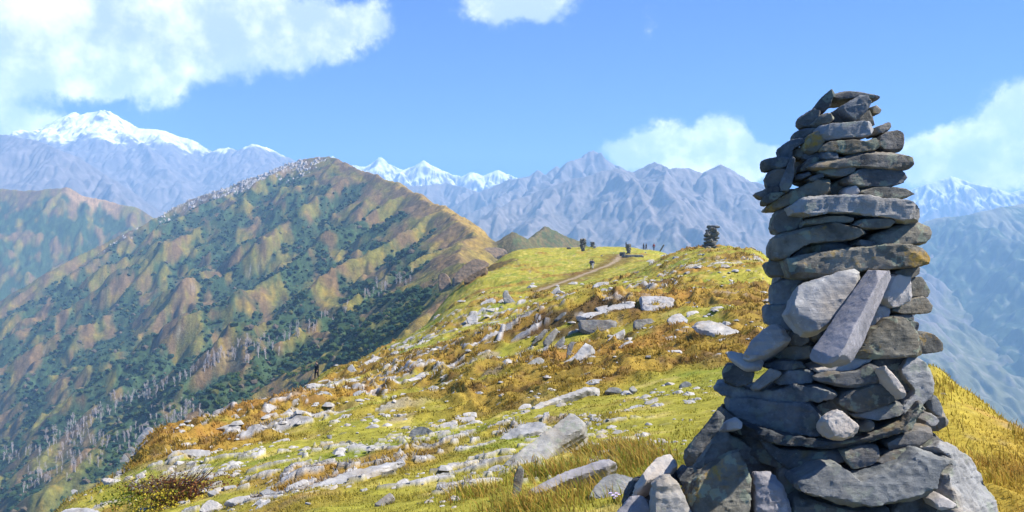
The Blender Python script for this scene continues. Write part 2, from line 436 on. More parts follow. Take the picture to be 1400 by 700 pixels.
def shrub_mask(x, y):
    """where rhododendron scrub grows on the hill"""
    gx, gy = (x-GX0)/GC, (y-GY0)/GC
    sl = bil(GSL, gx, gy); cu = bil(GCURV, gx, gy); d = bil(GDIST, gx, gy)
    h = bil(GH, gx, gy)
    n = fbm(x/60, y/60, 5, 501)
    n_s = fbm((x+y*.55)/24, (y-x*.55)/130, 4, 511)*1.3
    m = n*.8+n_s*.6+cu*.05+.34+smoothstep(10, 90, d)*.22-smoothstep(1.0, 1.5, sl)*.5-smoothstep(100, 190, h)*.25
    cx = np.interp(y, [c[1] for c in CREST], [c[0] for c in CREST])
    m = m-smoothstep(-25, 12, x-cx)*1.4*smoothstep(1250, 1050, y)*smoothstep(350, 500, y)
    m = m-smoothstep(60, 10, d)*.55
    return smoothstep(.08, .62, m)
def far_cover(x, y):
    gx, gy = (x-GX0)/GC, (y-GY0)/GC
    sl = bil(GSL, gx, gy)[:, None]; h = bil(GH, gx, gy)[:, None]; d = bil(GDIST, gx, gy)[:, None]; cu = bil(GCURV, gx, gy)[:, None]
    n1 = (fbm(x/70, y/70, 5, 601)*.6+.7*fbm((x+y*.5)/22, (y-x*.5)/120, 4, 605))[:, None]; n2 = fbm(x/14, y/14, 4, 611)[:, None]; n3 = fbm(x/4, y/4, 3, 621)[:, None]
    c = lerp(HEATH, OLIVE, smoothstep(-.15, .3, n1+.2*n2))
    c = lerp(c, GOLD*.85, smoothstep(.1, .5, n2+.3*n1)*.6)
    cx = np.interp(y, [k[1] for k in CREST], [k[0] for k in CREST])[:, None]
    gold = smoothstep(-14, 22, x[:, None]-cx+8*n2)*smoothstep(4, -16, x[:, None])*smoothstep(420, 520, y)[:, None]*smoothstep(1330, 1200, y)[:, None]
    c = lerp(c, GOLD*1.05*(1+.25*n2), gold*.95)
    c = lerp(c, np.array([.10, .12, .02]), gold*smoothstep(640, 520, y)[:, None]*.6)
    lh = smoothstep(-1300, -1220, x)[:, None]*smoothstep(-1060, -1150, x)[:, None]*smoothstep(1950, 2050, y)[:, None]*smoothstep(75, 40, d+20*n2)
    c = lerp(c, np.array([.38, .24, .12]), lh*.85)
    # yellow grass in the gully floors
    c = lerp(c, np.array([.26, .23, .035]), smoothstep(2.5, 7, cu+2*n1)*.6*smoothstep(-140, -60, h))
    ws = smoothstep(70, 25, d+25*n2)*smoothstep(-380, -420, x)[:, None]*smoothstep(1300, 1400, y)[:, None]*smoothstep(-760, -620, x)[:, None]
    rock = smoothstep(1.6, 2.3, sl+.35*n2+.2*n3)*.55
    rock = rock*smoothstep(1950, 1850, y)[:, None]
    rock = np.maximum(rock, ws*smoothstep(.08, .3, n3+.5*n2)*.85)
    c = lerp(c, ROCK*(1+.5*n3), rock)
    sh = shrub_mask(x, y)[:, None]
    kn = smoothstep(-30, -5, x)[:, None]*smoothstep(560, 620, y)[:, None]*smoothstep(860, 800, y)[:, None]
    c = lerp(c, lerp(np.array([.15, .12, .05]), np.array([.05, .075, .03]), smoothstep(-.1, .2, n2+n3*.5)), kn*.85)
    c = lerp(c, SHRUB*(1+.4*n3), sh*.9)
    return np.clip(c*(.92+.4*n3+.2*n2), .01, .7)

def build_terrain():
    s_in = np.arange(-730, 731, 1.7)/F
    ext = np.concatenate([np.linspace(.68, 1.7, 60)])
    s = np.concatenate([-ext[::-1], s_in, ext]); s = np.unique(np.round(s, 5))
    ly = np.concatenate([np.arange(math.log(1.0), math.log(5), .02), np.arange(math.log(5), math.log(300), .0050), np.arange(math.log(300), math.log(2700), .0038)])
    y = np.exp(ly)
    S, Yg = np.meshgrid(s, y); X = S*Yg
    x, yv = X.ravel(), Yg.ravel()
    z = np.empty_like(x)
    # chunked to keep memory low
    C = np.empty((len(x), 3), np.float32)
    for k in range(0, len(x), 200000):
        sl = slice(k, k+200000)
        z[sl] = hgt(x[sl], yv[sl])
        _, w = base_h(x[sl], yv[sl])
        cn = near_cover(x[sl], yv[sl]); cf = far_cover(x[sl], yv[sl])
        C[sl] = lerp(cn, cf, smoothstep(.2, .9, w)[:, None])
    V = np.stack([x, yv, z], 1)
    nr, nc = S.shape
    def sub(name, r0, r1, c0, c1, mat, **kw):
        idx = np.arange(nr*nc).reshape(nr, nc)[r0:r1, c0:c1]
        a = np.arange(idx.size).reshape(idx.shape)
        f = np.stack([a[:-1, :-1], a[:-1, 1:], a[1:, 1:], a[1:, :-1]], -1).reshape(-1, 4)
        fl = idx.ravel()
        return tag(link(name, np_mesh(name, V[fl], f, C[fl]), mat), **kw)
    r_n = int(np.searchsorted(y, 270)); r_l = int(np.searchsorted(y, 1750))
    c_l = int(np.searchsorted(s, -0.40))
    sub('ground', 0, r_n+1, 0, nc, MAT['ground'], kind='structure', label='grassy stony ridge top of lime turf and brown tussocks', cat='ground')
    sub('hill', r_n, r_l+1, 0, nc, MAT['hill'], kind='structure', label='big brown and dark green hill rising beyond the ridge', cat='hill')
    sub('hills', r_l, nr, 0, c_l+1, MAT['hill'], kind='structure', label='lower hill with a bare tan top behind the big hill', cat='hill')
    sub('terrain', r_l, nr, c_l, nc, MAT['hill'], kind='structure', label='back slopes of the big hill', cat='hill')

# ------------------------------------------------------------------ far mountains
def mountain(name, crest_px, d, depth, base, label, slope=.75, spur_every=300, seed=1, snow=None, rockc=(.17,.145,.135), greenc=(.10,.12,.05), cell=10.0, extra=(), rough=1.0, spur_slope=.42, er=True, back=350, green_h=-140, kind='structure'):
    rng = np.random.default_rng(seed)
    cr = [P(u, v, d+rng.uniform(-.02, .02)*d) for u, v in crest_px]
    x0 = min(c[0] for c in cr); x1 = max(c[0] for c in cr)
    xs = np.arange(x0-200, x1+200, cell); ys = np.arange(d-depth, d+back, cell*1.3)
    X, Y = np.meshgrid(xs, ys)
    wx = X+fbm(X/(45*cell), Y/(45*cell), 4, seed)*12*cell*rough; wy = Y+fbm(X/(45*cell), Y/(45*cell), 4, seed+5)*12*cell*rough
    dc = np.abs(Y-np.interp(X, [c[0] for c in cr], [c[1] for c in cr]))
    kk = smoothstep(0, 25*cell, dc); wx = lerp(X, wx, kk); wy = lerp(Y, wy, kk)
    z = roof(wx, wy, cr, slope)
    # spurs from the crest towards the valley
    L = 0; xq = x0+rng.uniform(0, spur_every)
    cx = np.array([c[0] for c in cr]); cy = np.array([c[1] for c in cr]); cz = np.array([c[2] for c in cr])
    while xq < x1:
        px, py, pz = xq, np.interp(xq, cx, cy), np.interp(xq, cx, cz)
        a = rng.uniform(-.55, .55); pts = [(px, py, pz)]
        for k in range(7):
            st = depth/7*rng.uniform(.8, 1.2); a += rng.uniform(-.3, .3)
            px += math.sin(a)*st; py -= math.cos(a)*st; pz -= st*spur_slope*rng.uniform(.6, 1.3)*(1+.15*k)
            pts.append((px, py, pz))
            if rng.random() < .6:     # side spur
                b = a+rng.choice([-1, 1])*rng.uniform(.6, 1.1); q = [(px, py, pz)]
                for j in range(3):
                    s2 = st*.5; q.append((q[-1][0]+math.sin(b)*s2, q[-1][1]-math.cos(b)*s2, q[-1][2]-s2*spur_slope*1.5))
                z = np.maximum(z, roof(wx, wy, q, slope*1.15))
        z = np.maximum(z, roof(wx, wy, pts, slope*1.1))
        xq += spur_every*rng.uniform(.6, 1.4)
    for e in extra: z = np.maximum(z, roof(wx, wy, [P(*q) for q in e], slope*.9))
    amp = (1.0*cell+2.6*cell*smoothstep(0, 60*cell, dc))*rough
    z = z+(ridged(X/(26*cell), Y/(26*cell), 6, seed+9)-.45)*amp*1.8
    if er: z = erode(z/cell, 8000, 6, 60, seed, cap=6, smooth=1)*cell
    z = z+(ridged(X/(5*cell), Y/(5*cell), 3, seed+13)-.45)*cell*.3*rough
    z = np.maximum(z, base)
    sl = np.hypot(*np.gradient(z, cell*1.3, cell)); x, y, zz, s = X.ravel(), Y.ravel(), z.ravel(), sl.ravel()
    n1 = fbm(x/(30*cell), y/(30*cell), 5, seed+20)[:, None]; n2 = fbm(x/(6*cell), y/(6*cell), 4, seed+21)[:, None]
    c = lerp(np.array(rockc), np.array(greenc), smoothstep(-.2, .3, n1+.3*n2+(green_h-zz[:, None])/420.0))
    c = lerp(c, np.array(rockc)*1.35, smoothstep(.15, .5, n2+.3*n1)*.5)*(1+.35*n2)
    if snow is not None:
        sn = smoothstep(snow, snow+110, zz[:, None]+n1*120+n2*80)*smoothstep(1.55, .95, s[:, None]+.35*n2)
        c = lerp(c, np.array([.86, .88, .92]), sn)
    nr, nc = X.shape; a = np.arange(nr*nc).reshape(nr, nc)
    f = np.stack([a[:-1, :-1], a[:-1, 1:], a[1:, 1:], a[1:, :-1]], -1).reshape(-1, 4)
    o = link(name, np_mesh(name, np.stack([x, y, zz], 1), f, np.clip(c, .01, .9)), MAT['mountain'])
    return tag(o, label, 'mountain', kind=kind)

def build_mountains():
    mountain('mountain', [(-110,165),(-60,175),(0,183),(45,190),(80,204),(110,216),(160,246),(210,285),(250,320),(300,370)], 4300, 2100, -640, 'bare brownish slope under the cloud behind the tan-topped hill', seed=3, cell=6, greenc=(.16,.13,.09), spur_every=350)
    mountain('mountain', [(-80,200),(40,200),(70,178),(82,167),(95,158),(103,153),(110,159),(120,154),(138,152),(158,157),(178,170),(190,176),(215,176),(240,184),(265,192),(290,206),(300,203),(312,201),(330,208),(345,196),(365,202),(385,211),(400,218),(430,236),(480,262),(520,290)], 6000, 2500, -640, 'broad snow-capped mountain with a rounded white dome', seed=5, cell=7, snow=760, greenc=(.16,.13,.10), spur_every=450, slope=.62)
    mountain('mountain', [(380,250),(420,235),(440,222),(455,213),(470,225),(485,226),(500,227),(512,219),(520,215),(528,220),(550,232),(565,228),(579,219),(590,226),(610,235),(630,241),(645,235),(660,240),(672,236),(681,231),(695,238),(710,245),(760,252),(800,262)], 7600, 1800, -640, 'far line of sharp white snow peaks between the big hill and the blue range', seed=8, cell=8, snow=430, spur_every=300, slope=.85)
    mountain('mountain', [(420,240),(475,230),(500,241),(540,252),(575,254),(610,250),(640,257),(670,268),(700,279),(740,300),(800,330)], 5500, 1900, -640, 'hazy blue foothills below the far snow peaks', seed=11, cell=7, spur_every=315, greenc=(.12,.12,.09))
    mountain('mountain', [(560,330),(600,295),(640,268),(690,247),(722,239),(735,232),(745,238),(760,227),(775,234),(788,222),(800,211),(811,204),(820,211),(835,222),(846,227),(870,240),(890,260),(930,300)], 4900, 2000, -640, 'jagged grey-blue mountain with a pointed rock summit', seed=14, cell=6.5, snow=760, spur_every=265, slope=.85, rough=1.2)
    mountain('mountain', [(600,335),(640,306),(700,276),(760,251),(800,240),(832,231),(846,229),(865,236),(895,221),(915,230),(940,230),(960,235),(984,225),(1000,232),(1020,246),(1060,256),(1100,270),(1200,305),(1300,340)], 3900, 2100, -640, 'broad hazy blue mountain range beyond the ridge meadow', seed=17, cell=5.5, spur_every=390, slope=.66, greenc=(.13,.13,.07),
             extra=[[(920,240,3850),(925,262,3570),(935,300,3150),(942,345,2800),(950,400,2450)], [(760,252,3900),(740,290,3500),(700,340,3000)], [(1040,255,3850),(1060,300,3430),(1100,350,3000)]])
    mountain('mountain', [(1100,380),(1150,360),(1200,330),(1255,306),(1290,296),(1330,292),(1370,283),(1400,277),(1500,240),(1600,215)], 3900, 2700, -880, 'blue forested mountainside right of the cairn', seed=20, cell=6, spur_every=520, slope=.62, spur_slope=.36, greenc=(.05,.075,.04), rockc=(.20,.19,.13), green_h=200)
    mountain('mountain', [(1150,290),(1230,262),(1270,250),(1300,241),(1330,250),(1380,262),(1450,250),(1520,240)], 7300, 1700, -640, 'faint pale snow mountain in haze at the right edge', seed=23, cell=9, snow=380, spur_every=350)
    n = 60
    xs = np.linspace(-9500, 9500, n); ys = np.linspace(-2500, 9200, n)
    X, Y = np.meshgrid(xs, ys); Z = -885+fbm(X/2500, Y/2500, 3, 2)*60
    a = np.arange(n*n).reshape(n, n); f = np.stack([a[:-1, :-1], a[:-1, 1:], a[1:, 1:], a[1:, :-1]], -1).reshape(-1, 4)
    o = link('valley', np_mesh('valley', np.stack([X.ravel(), Y.ravel(), Z.ravel()], 1), f, np.tile(np.array([.06, .08, .035]), (n*n, 1))), MAT['mountain'])
    tag(o, 'deep hazy valley floor below the ridges', 'valley', kind='structure')

MAT = {}
MAT['ground'] = cover_mat('turf_ground', 14.0, .35, .55, 30.0, .05)
MAT['hill'] = cover_mat('hill_cover', .35, .45, .9, .5, 1.2)
MAT['mountain'] = cover_mat('mountain_rock', .02, .35, .45, .025, 14.0)

# ------------------------------------------------------------------ sky, sun, haze, camera
def build_sky():
    w = bpy.data.worlds.new('World'); SC.world = w; w.use_nodes = True
    nt = w.node_tree; nt.nodes.clear()
    out = N(nt, 'ShaderNodeOutputWorld'); bg = N(nt, 'ShaderNodeBackground'); nt.links.new(bg.outputs[0], out.inputs[0])
    sky = N(nt, 'ShaderNodeTexSky', sky_type='NISHITA', sun_disc=False, sun_elevation=SUN_EL, sun_rotation=SUN_AZ, altitude=3600, air_density=1.0, dust_density=0.1, ozone_density=3.0)
    def M(op, a, b=None, c=None, clamp=False):
        n = N(nt, 'ShaderNodeMath', operation=op); n.use_clamp = clamp
        for i, v in enumerate((a, b, c)):
            if v is None: continue
            if isinstance(v, (int, float)): n.inputs[i].default_value = v
            else: nt.links.new(v, n.inputs[i])
        return n.outputs[0]
    tc = N(nt, 'ShaderNodeTexCoord'); sp = N(nt, 'ShaderNodeSeparateXYZ'); 
    D = tc.outputs['Generated']
    # domain warp of the sky direction
    n1 = noise_node(nt, 9.0, 8, .62, D)
    wv = N(nt, 'ShaderNodeVectorMath', operation='SUBTRACT'); nt.links.new(n1.outputs['Color'], wv.inputs[0]); wv.inputs[1].default_value = (.5, .5, .5)
    ws = N(nt, 'ShaderNodeVectorMath', operation='SCALE'); nt.links.new(wv.outputs[0], ws.inputs[0]); ws.inputs['Scale'].default_value = .10
    wa = N(nt, 'ShaderNodeVectorMath', operation='ADD'); nt.links.new(D, wa.inputs[0]); nt.links.new(ws.outputs[0], wa.inputs[1])
    def field(vec):
        s = N(nt, 'ShaderNodeSeparateXYZ'); nt.links.new(vec, s.inputs[0])
        az = M('ARCTAN2', s.outputs[0], s.outputs[1]); el = M('ARCSINE', s.outputs[2])
        tot = None
        for (u, v, ru, rv, wgt) in BLOBS:
            a0 = math.atan((u-U0)/F); e0 = math.atan((V0-v)/math.hypot(F, u-U0)); k = math.cos(a0)**2
            dx = M('MULTIPLY', M('SUBTRACT', az, a0), F/ru/max(k, .3)); dy = M('MULTIPLY', M('SUBTRACT', el, e0), F/rv)
            r2 = M('ADD', M('MULTIPLY', dx, dx), M('MULTIPLY', dy, dy))
            g = M('MULTIPLY', M('POWER', 2.718, M('MULTIPLY', r2, -1.0)), wgt)
            tot = g if tot is None else M('ADD', tot, g)
        return tot, el
    f, el = field(wa.outputs[0])
    n2 = noise_node(nt, 22.0, 9, .66, D); n3 = noise_node(nt, 7.0, 5, .6, D)
    dens = M('ADD', f, M('MULTIPLY', M('SUBTRACT', n2.outputs[0], .5), 1.25))
    cov = N(nt, 'ShaderNodeMapRange', interpolation_type='SMOOTHSTEP'); nt.links.new(dens, cov.inputs[0])
    cov.inputs[1].default_value = .30; cov.inputs[2].default_value = .86
    # brightness of a cloud: thick cores bright, ragged bases greyer
    sh = N(nt, 'ShaderNodeMapRange', interpolation_type='SMOOTHSTEP')
    nt.links.new(M('ADD', M('MULTIPLY', n3.outputs[0], 1.0), M('MULTIPLY', n2.outputs[0], .6)), sh.inputs[0]); sh.inputs[1].default_value = .70; sh.inputs[2].default_value = 1.02
    cc = mixc(nt, sh.outputs[0], (6.8, 7.6, 9.6), (17.0, 16.6, 16.3))
    tint = mixc(nt, 1.0, sky.outputs[0], SKY_TINT, 'MULTIPLY')
    lo = N(nt, 'ShaderNodeMapRange'); nt.links.new(el, lo.inputs[0]); lo.inputs[1].default_value = .10; lo.inputs[2].default_value = .24; lo.inputs[3].default_value = 2.0; lo.inputs[4].default_value = 1.05
    cs = N(nt, 'ShaderNodeVectorMath', operation='SCALE'); nt.links.new(cc, cs.inputs[0]); nt.links.new(lo.outputs[0], cs.inputs['Scale'])
    c = mixc(nt, M('MULTIPLY', cov.outputs[0], .97), tint, cs.outputs[0])
    nt.links.new(c, bg.inputs[0]); bg.inputs[1].default_value = 0.05
SKY_TINT = (.13, .61, 1.55)
BLOBS = [(40,30,130,60,1.0),(180,45,150,60,1.1),(320,35,120,55,1.0),(430,45,80,42,.9),(190,100,95,26,.75),(490,15,50,35,.6),(90,80,80,35,.7),
 (720,2,75,36,.95),(690,-20,90,36,.9),(640,60,25,12,.25),(890,15,28,18,.35),(895,40,20,12,.25),
 (0,150,50,36,.9),(45,178,60,22,.8),(100,190,46,16,.5),
 (865,205,40,24,.85),(925,205,55,30,.85),(990,182,36,30,1.0),(1010,218,60,30,1.0),(1045,215,30,26,.8),(950,228,90,20,.7),
 (1270,205,40,26,.7),(1345,190,50,34,1.0),(1400,160,50,34,1.0),(1440,190,60,60,1.0),(1310,225,110,30,.75),(1360,240,100,30,.6)]

def build_light():
    L = bpy.data.lights.new('sun', 'SUN'); L.energy = 5.0; L.angle = math.radians(.5); L.color = (1.0, .955, .88)
    o = bpy.data.objects.new('sun', L); COL.objects.link(o)
    o.rotation_euler = Vector(SUN_DIR).to_track_quat('Z', 'Y').to_euler()

def build_haze():
    V = [(x, y, z) for z in (-980, 1160) for y in (-3000, 9300) for x in (-10000, 10000)]
    f = [(0, 2, 3, 1), (4, 5, 7, 6), (0, 1, 5, 4), (2, 6, 7, 3), (0, 4, 6, 2), (1, 3, 7, 5)]
    m = bpy.data.materials.new('haze'); m.use_nodes = True; nt = m.node_tree; nt.nodes.clear()
    out = N(nt, 'ShaderNodeOutputMaterial'); v = N(nt, 'ShaderNodeVolumePrincipled')
    v.inputs['Color'].default_value = HAZE_COL; v.inputs['Density'].default_value = HAZE; v.inputs['Anisotropy'].default_value = 0.0
    nt.links.new(v.outputs[0], out.inputs['Volume'])
    m.cycles.homogeneous_volume = True
    tag(link('haze', np_mesh('haze', V, f, smooth=False), m), 'pale blue mountain air haze', 'haze', kind='stuff')
HAZE = 1.95e-4
HAZE_COL = (.36, .64, 1.0, 1)

def build_camera():
    c = bpy.data.cameras.new('camera'); o = bpy.data.objects.new('camera', c); COL.objects.link(o)
    o.rotation_euler = (math.radians(90), 0, 0); c.sensor_width = 36; c.lens = 36*F/1400.0
    c.clip_start = .1; c.clip_end = 60000; SC.camera = o
    SC.view_settings.view_transform = 'Standard'; SC.view_settings.look = 'None'; SC.view_settings.gamma = 1; SC.view_settings.exposure = EXPOSURE
    SC.view_settings.use_curve_mapping = False
    cy = SC.cycles; cy.use_denoising = True; cy.max_bounces = 5; cy.diffuse_bounces = 3; cy.volume_bounces = 1; cy.transparent_max_bounces = 8
    cy.use_adaptive_sampling = True; cy.adaptive_threshold = .01
EXPOSURE = 1.3
# ------------------------------------------------------------------ stones
def rock_mat(name, dark, light, scale=3.0, lichen=0.0, orange=0.0, strata=True, bump=.45, pale_spots=.25, vary=.25, stain=.45, rough=.85):
    m, nt, b = new_mat(name)
    tc = N(nt, 'ShaderNodeTexCoord'); oi = N(nt, 'ShaderNodeObjectInfo')
    add = N(nt, 'ShaderNodeVectorMath', operation='ADD'); nt.links.new(tc.outputs['Object'], add.inputs[0])
    sc = N(nt, 'ShaderNodeVectorMath', operation='SCALE'); sc.inputs[0].default_value = (13.7, 5.1, 9.3); nt.links.new(oi.outputs['Random'], sc.inputs['Scale'])
    nt.links.new(sc.outputs[0], add.inputs[1]); vec = add.outputs[0]
    n1 = noise_node(nt, scale, 10, .68, vec, .3)
    r1 = ramp(nt, n1.outputs[0], [(.34, dark), (.50, tuple((a+c)/2 for a, c in zip(dark, light))), (.66, light)])
    col = r1.outputs[0]
    # stone to stone variation
    rv = ramp(nt, oi.outputs['Random'], [(0, (1-vary, 1-vary*.85, 1-vary*.7)), (.3, (1+vary*.2, 1+vary*.08, 1-vary*.25)), (.6, (1-vary*.3, 1-vary*.22, 1-vary*.1)), (.8, (1+vary*.6, 1+vary*.5, 1+vary*.35)), (1, (1+vary, 1+vary*.8, 1+vary*.45))])
    col = mixc(nt, 1.0, col, rv.outputs[0], 'MULTIPLY')
    # brown weathering stains
    ns = noise_node(nt, scale*.55, 5, .62, vec, .4)
    rs = ramp(nt, ns.outputs[0], [(.50, (0, 0, 0)), (.68, (1, 1, 1))])
    fs = N(nt, 'ShaderNodeMath', operation='MULTIPLY'); nt.links.new(rs.outputs[0], fs.inputs[0]); fs.inputs[1].default_value = stain
    col = mixc(nt, fs.outputs[0], col, tuple(c*k for c, k in zip(light, (.95, .74, .48))))
    # pale mineral spots and scratches
    n2 = noise_node(nt, scale*6, 6, .75, vec)
    r2 = ramp(nt, n2.outputs[0], [(.58, (0, 0, 0)), (.70, (1, 1, 1))])
    f2 = N(nt, 'ShaderNodeMath', operation='MULTIPLY'); nt.links.new(r2.outputs[0], f2.inputs[0]); f2.inputs[1].default_value = pale_spots
    col = mixc(nt, f2.outputs[0], col, tuple(min(.6, c*1.9+.04) for c in light))
    if lichen:
        v = N(nt, 'ShaderNodeTexVoronoi'); v.inputs['Scale'].default_value = scale*3.2; v.inputs['Randomness'].default_value = 1.0
        wn = noise_node(nt, scale*5, 4, .6, vec); mx = mixc(nt, .12, vec, wn.outputs['Color']); nt.links.new(mx, v.inputs['Vector'])
        n3 = noise_node(nt, scale*1.2, 3, .6, vec)
        sub = N(nt, 'ShaderNodeMath', operation='SUBTRACT'); nt.links.new(n3.outputs[0], sub.inputs[0]); nt.links.new(v.outputs['Distance'], sub.inputs[1])
        r3 = ramp(nt, sub.outputs[0], [(.16, (0, 0, 0)), (.24, (1, 1, 1))])
        f3 = N(nt, 'ShaderNodeMath', operation='MULTIPLY'); nt.links.new(r3.outputs[0], f3.inputs[0]); f3.inputs[1].default_value = lichen
        col = mixc(nt, f3.outputs[0], col, (.24, .27, .19))
    if orange:
        n4 = noise_node(nt, scale*1.1, 6, .6, vec); n4b = noise_node(nt, scale*9, 3, .6, vec)
        ad = N(nt, 'ShaderNodeMath', operation='MULTIPLY_ADD'); nt.links.new(n4b.outputs[0], ad.inputs[0]); ad.inputs[1].default_value = .25; nt.links.new(n4.outputs[0], ad.inputs[2])
        r4 = ramp(nt, ad.outputs[0], [(.70, (0, 0, 0)), (.80, (1, 1, 1))])
        f4 = N(nt, 'ShaderNodeMath', operation='MULTIPLY'); nt.links.new(r4.outputs[0], f4.inputs[0]); f4.inputs[1].default_value = orange
        col = mixc(nt, f4.outputs[0], col, (.34, .20, .02))
    nt.links.new(col, b.inputs['Base Color']); b.inputs['Roughness'].default_value = rough; b.inputs['Specular IOR Level'].default_value = .3
    # bump: grain + strata
    mp = N(nt, 'ShaderNodeMapping'); nt.links.new(vec, mp.inputs['Vector']); mp.inputs['Scale'].default_value = (2.5, 2.5, 15.0) if strata else (5, 5, 5)
    n5 = noise_node(nt, 1.6, 6, .7, mp.outputs[0]); n6 = noise_node(nt, scale*5, 10, .78, vec)
    ad0 = N(nt, 'ShaderNodeMath', operation='ADD'); nt.links.new(n5.outputs[0], ad0.inputs[0]); nt.links.new(n6.outputs[0], ad0.inputs[1])
    mp2 = N(nt, 'ShaderNodeMapping'); nt.links.new(vec, mp2.inputs['Vector']); mp2.inputs['Scale'].default_value = (5, 5, 15) if strata else (6, 6, 6)
    vo = N(nt, 'ShaderNodeTexVoronoi'); vo.inputs['Scale'].default_value = 1.3; vw = mixc(nt, .10, mp2.outputs[0], n6.outputs['Color']); nt.links.new(vw, vo.inputs['Vector'])
    sv = N(nt, 'ShaderNodeSeparateColor'); nt.links.new(vo.outputs['Color'], sv.inputs[0])
    ad = N(nt, 'ShaderNodeMath', operation='MULTIPLY_ADD'); nt.links.new(sv.outputs[0], ad.inputs[0]); ad.inputs[1].default_value = .35; nt.links.new(ad0.outputs[0], ad.inputs[2])
    bp = N(nt, 'ShaderNodeBump'); bp.inputs['Strength'].default_value = bump; bp.inputs['Distance'].default_value = .03
    nt.links.new(ad.outputs[0], bp.inputs['Height']); nt.links.new(bp.outputs[0], b.inputs['Normal'])
    return m
MAT['slate'] = rock_mat('dark_slate', (.030, .032, .034), (.20, .19, .172), 4.0, lichen=.45, orange=.25, vary=.5)
MAT['slate_lichen'] = rock_mat('lichened_slate', (.042, .041, .035), (.24, .22, .175), 4.0, lichen=.6, orange=.85, vary=.2)
MAT['slate_blue'] = rock_mat('blue_slate', (.032, .042, .052), (.185, .195, .20), 4.0, lichen=.2, vary=.25)
MAT['pale'] = rock_mat('pale_slate', (.20, .195, .195), (.40, .39, .375), 3.5, lichen=.1, vary=.15, pale_spots=.4)
MAT['purple'] = rock_mat('violet_grey_slate', (.19, .18, .185), (.33, .31, .315), 3.0, stain=.2, lichen=.0, vary=.0, pale_spots=.3, strata=False)
MAT['tan'] = rock_mat('tan_stone', (.34, .31, .28), (.47, .43, .39), 5.0, vary=.05, pale_spots=.2, strata=False)
MAT['grey'] = rock_mat('grey_boulder', (.16, .158, .15), (.36, .35, .33), 3.5, lichen=.45, vary=.15)
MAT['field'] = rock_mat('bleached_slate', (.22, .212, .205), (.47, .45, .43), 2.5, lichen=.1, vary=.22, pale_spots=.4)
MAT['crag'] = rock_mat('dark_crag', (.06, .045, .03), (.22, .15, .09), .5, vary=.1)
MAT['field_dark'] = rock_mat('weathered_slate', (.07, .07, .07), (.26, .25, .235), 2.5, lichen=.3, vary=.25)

def remesh_np(V, faces, vox, smooth=1):
    """voxel remesh of a closed hull, returns coords, faces(quads)"""
    m = bpy.data.meshes.new('tmp'); m.from_pydata([tuple(v) for v in V], [], faces); m.update()
    o = bpy.data.objects.new('tmp', m); COL.objects.link(o)
    md = o.modifiers.new('r', 'REMESH'); md.mode = 'VOXEL'; md.voxel_size = vox; md.adaptivity = 0
    dg = bpy.context.evaluated_depsgraph_get(); ev = o.evaluated_get(dg); me = ev.to_mesh()
    n = len(me.vertices); co = np.empty(n*3, np.float32); me.vertices.foreach_get('co', co); co = co.reshape(-1, 3).astype(float)
    f = np.empty(len(me.loops), np.int32); me.loops.foreach_get('vertex_index', f); f = f.reshape(-1, 4)
    ev.to_mesh_clear(); bpy.data.objects.remove(o); bpy.data.meshes.remove(m)
    for _ in range(smooth):
        acc = np.zeros_like(co); cnt = np.zeros(len(co))
        for a, b in ((0, 1), (1, 2), (2, 3), (3, 0)):
            np.add.at(acc, f[:, a], co[f[:, b]]); np.add.at(acc, f[:, b], co[f[:, a]]); np.add.at(cnt, f[:, a], 1); np.add.at(cnt, f[:, b], 1)
        co = co*.5+.5*acc/np.maximum(cnt, 1)[:, None]
    return co, f

def vnormals(co, f):
    n = np.cross(co[f[:, 2]]-co[f[:, 0]], co[f[:, 3]]-co[f[:, 1]])
    vn = np.zeros_like(co)
    for k in range(4): np.add.at(vn, f[:, k], n)
    return vn/(np.linalg.norm(vn, axis=1)[:, None]+1e-12)

def facet(co, seed, n=36, lo=.885, hi=.99):
    """knock flat chips off the corners"""
    rng = np.random.default_rng(seed+77); c = co.mean(0); ext = np.ptp(co, 0)
    for k in range(n):
        d = rng.normal(size=3)/np.maximum(ext, 1e-6); d /= np.linalg.norm(d)
        h = (co-c)@d; m = h.max()*rng.uniform(lo, hi); ex = h-m
        co = co-np.where(ex > 0, ex, 0)[:, None]*d
    return co

def roughen(co, f, seed, size, strat=(0, 0, 1), amp=.03, samp=.012, fr=1.0):
    """weathering: broad dents, chips, and bedding ledges across the strat axis"""
    co = facet(co, seed)
    vn = vnormals(co, f); p = co+seed*3.17
    d = fbm3(p*(2.0/size)*fr, 2, seed)*size*amp*.55
    d -= np.abs(fbm3(p*(4.5/size)*fr, 4, seed+3))*size*amp*.8
    d += fbm3(p*(14/size)*fr, 4, seed+5)*size*amp*.45
    s = np.array(strat, float); s /= np.linalg.norm(s)
    h = co@s; side = 1-np.abs(vn@s)
    q = np.stack([co[:, 0]*1.5/size, co[:, 1]*1.5/size, h*16/size], 1)
    led = perlin3(q+seed, seed+11)
    d += np.round(led*3)/3*size*samp*side
    return co+vn*d[:, None]

def prism(poly3, back3):
    n = len(poly3); V = list(poly3)+list(back3)
    f = [list(range(n))[::-1], list(range(n, 2*n))]
    for i in range(n):
        j = (i+1) % n; f.append([i, j, n+j, n+i])
    return V, f

def plane_pts(poly, y0, lean, skew, ref):
    """reference pixels laid on the plane y = y0 + lean (z - z0) + skew (x - x0)"""
    x0, z0 = ref; out = []
    for u, v in poly:
        s = (u-U0)/F; t = (V0-v)/F
        y = (y0-lean*z0-skew*x0)/(1-lean*t-skew*s)
        out.append((s*y, y, t*y))
    return np.array(out)

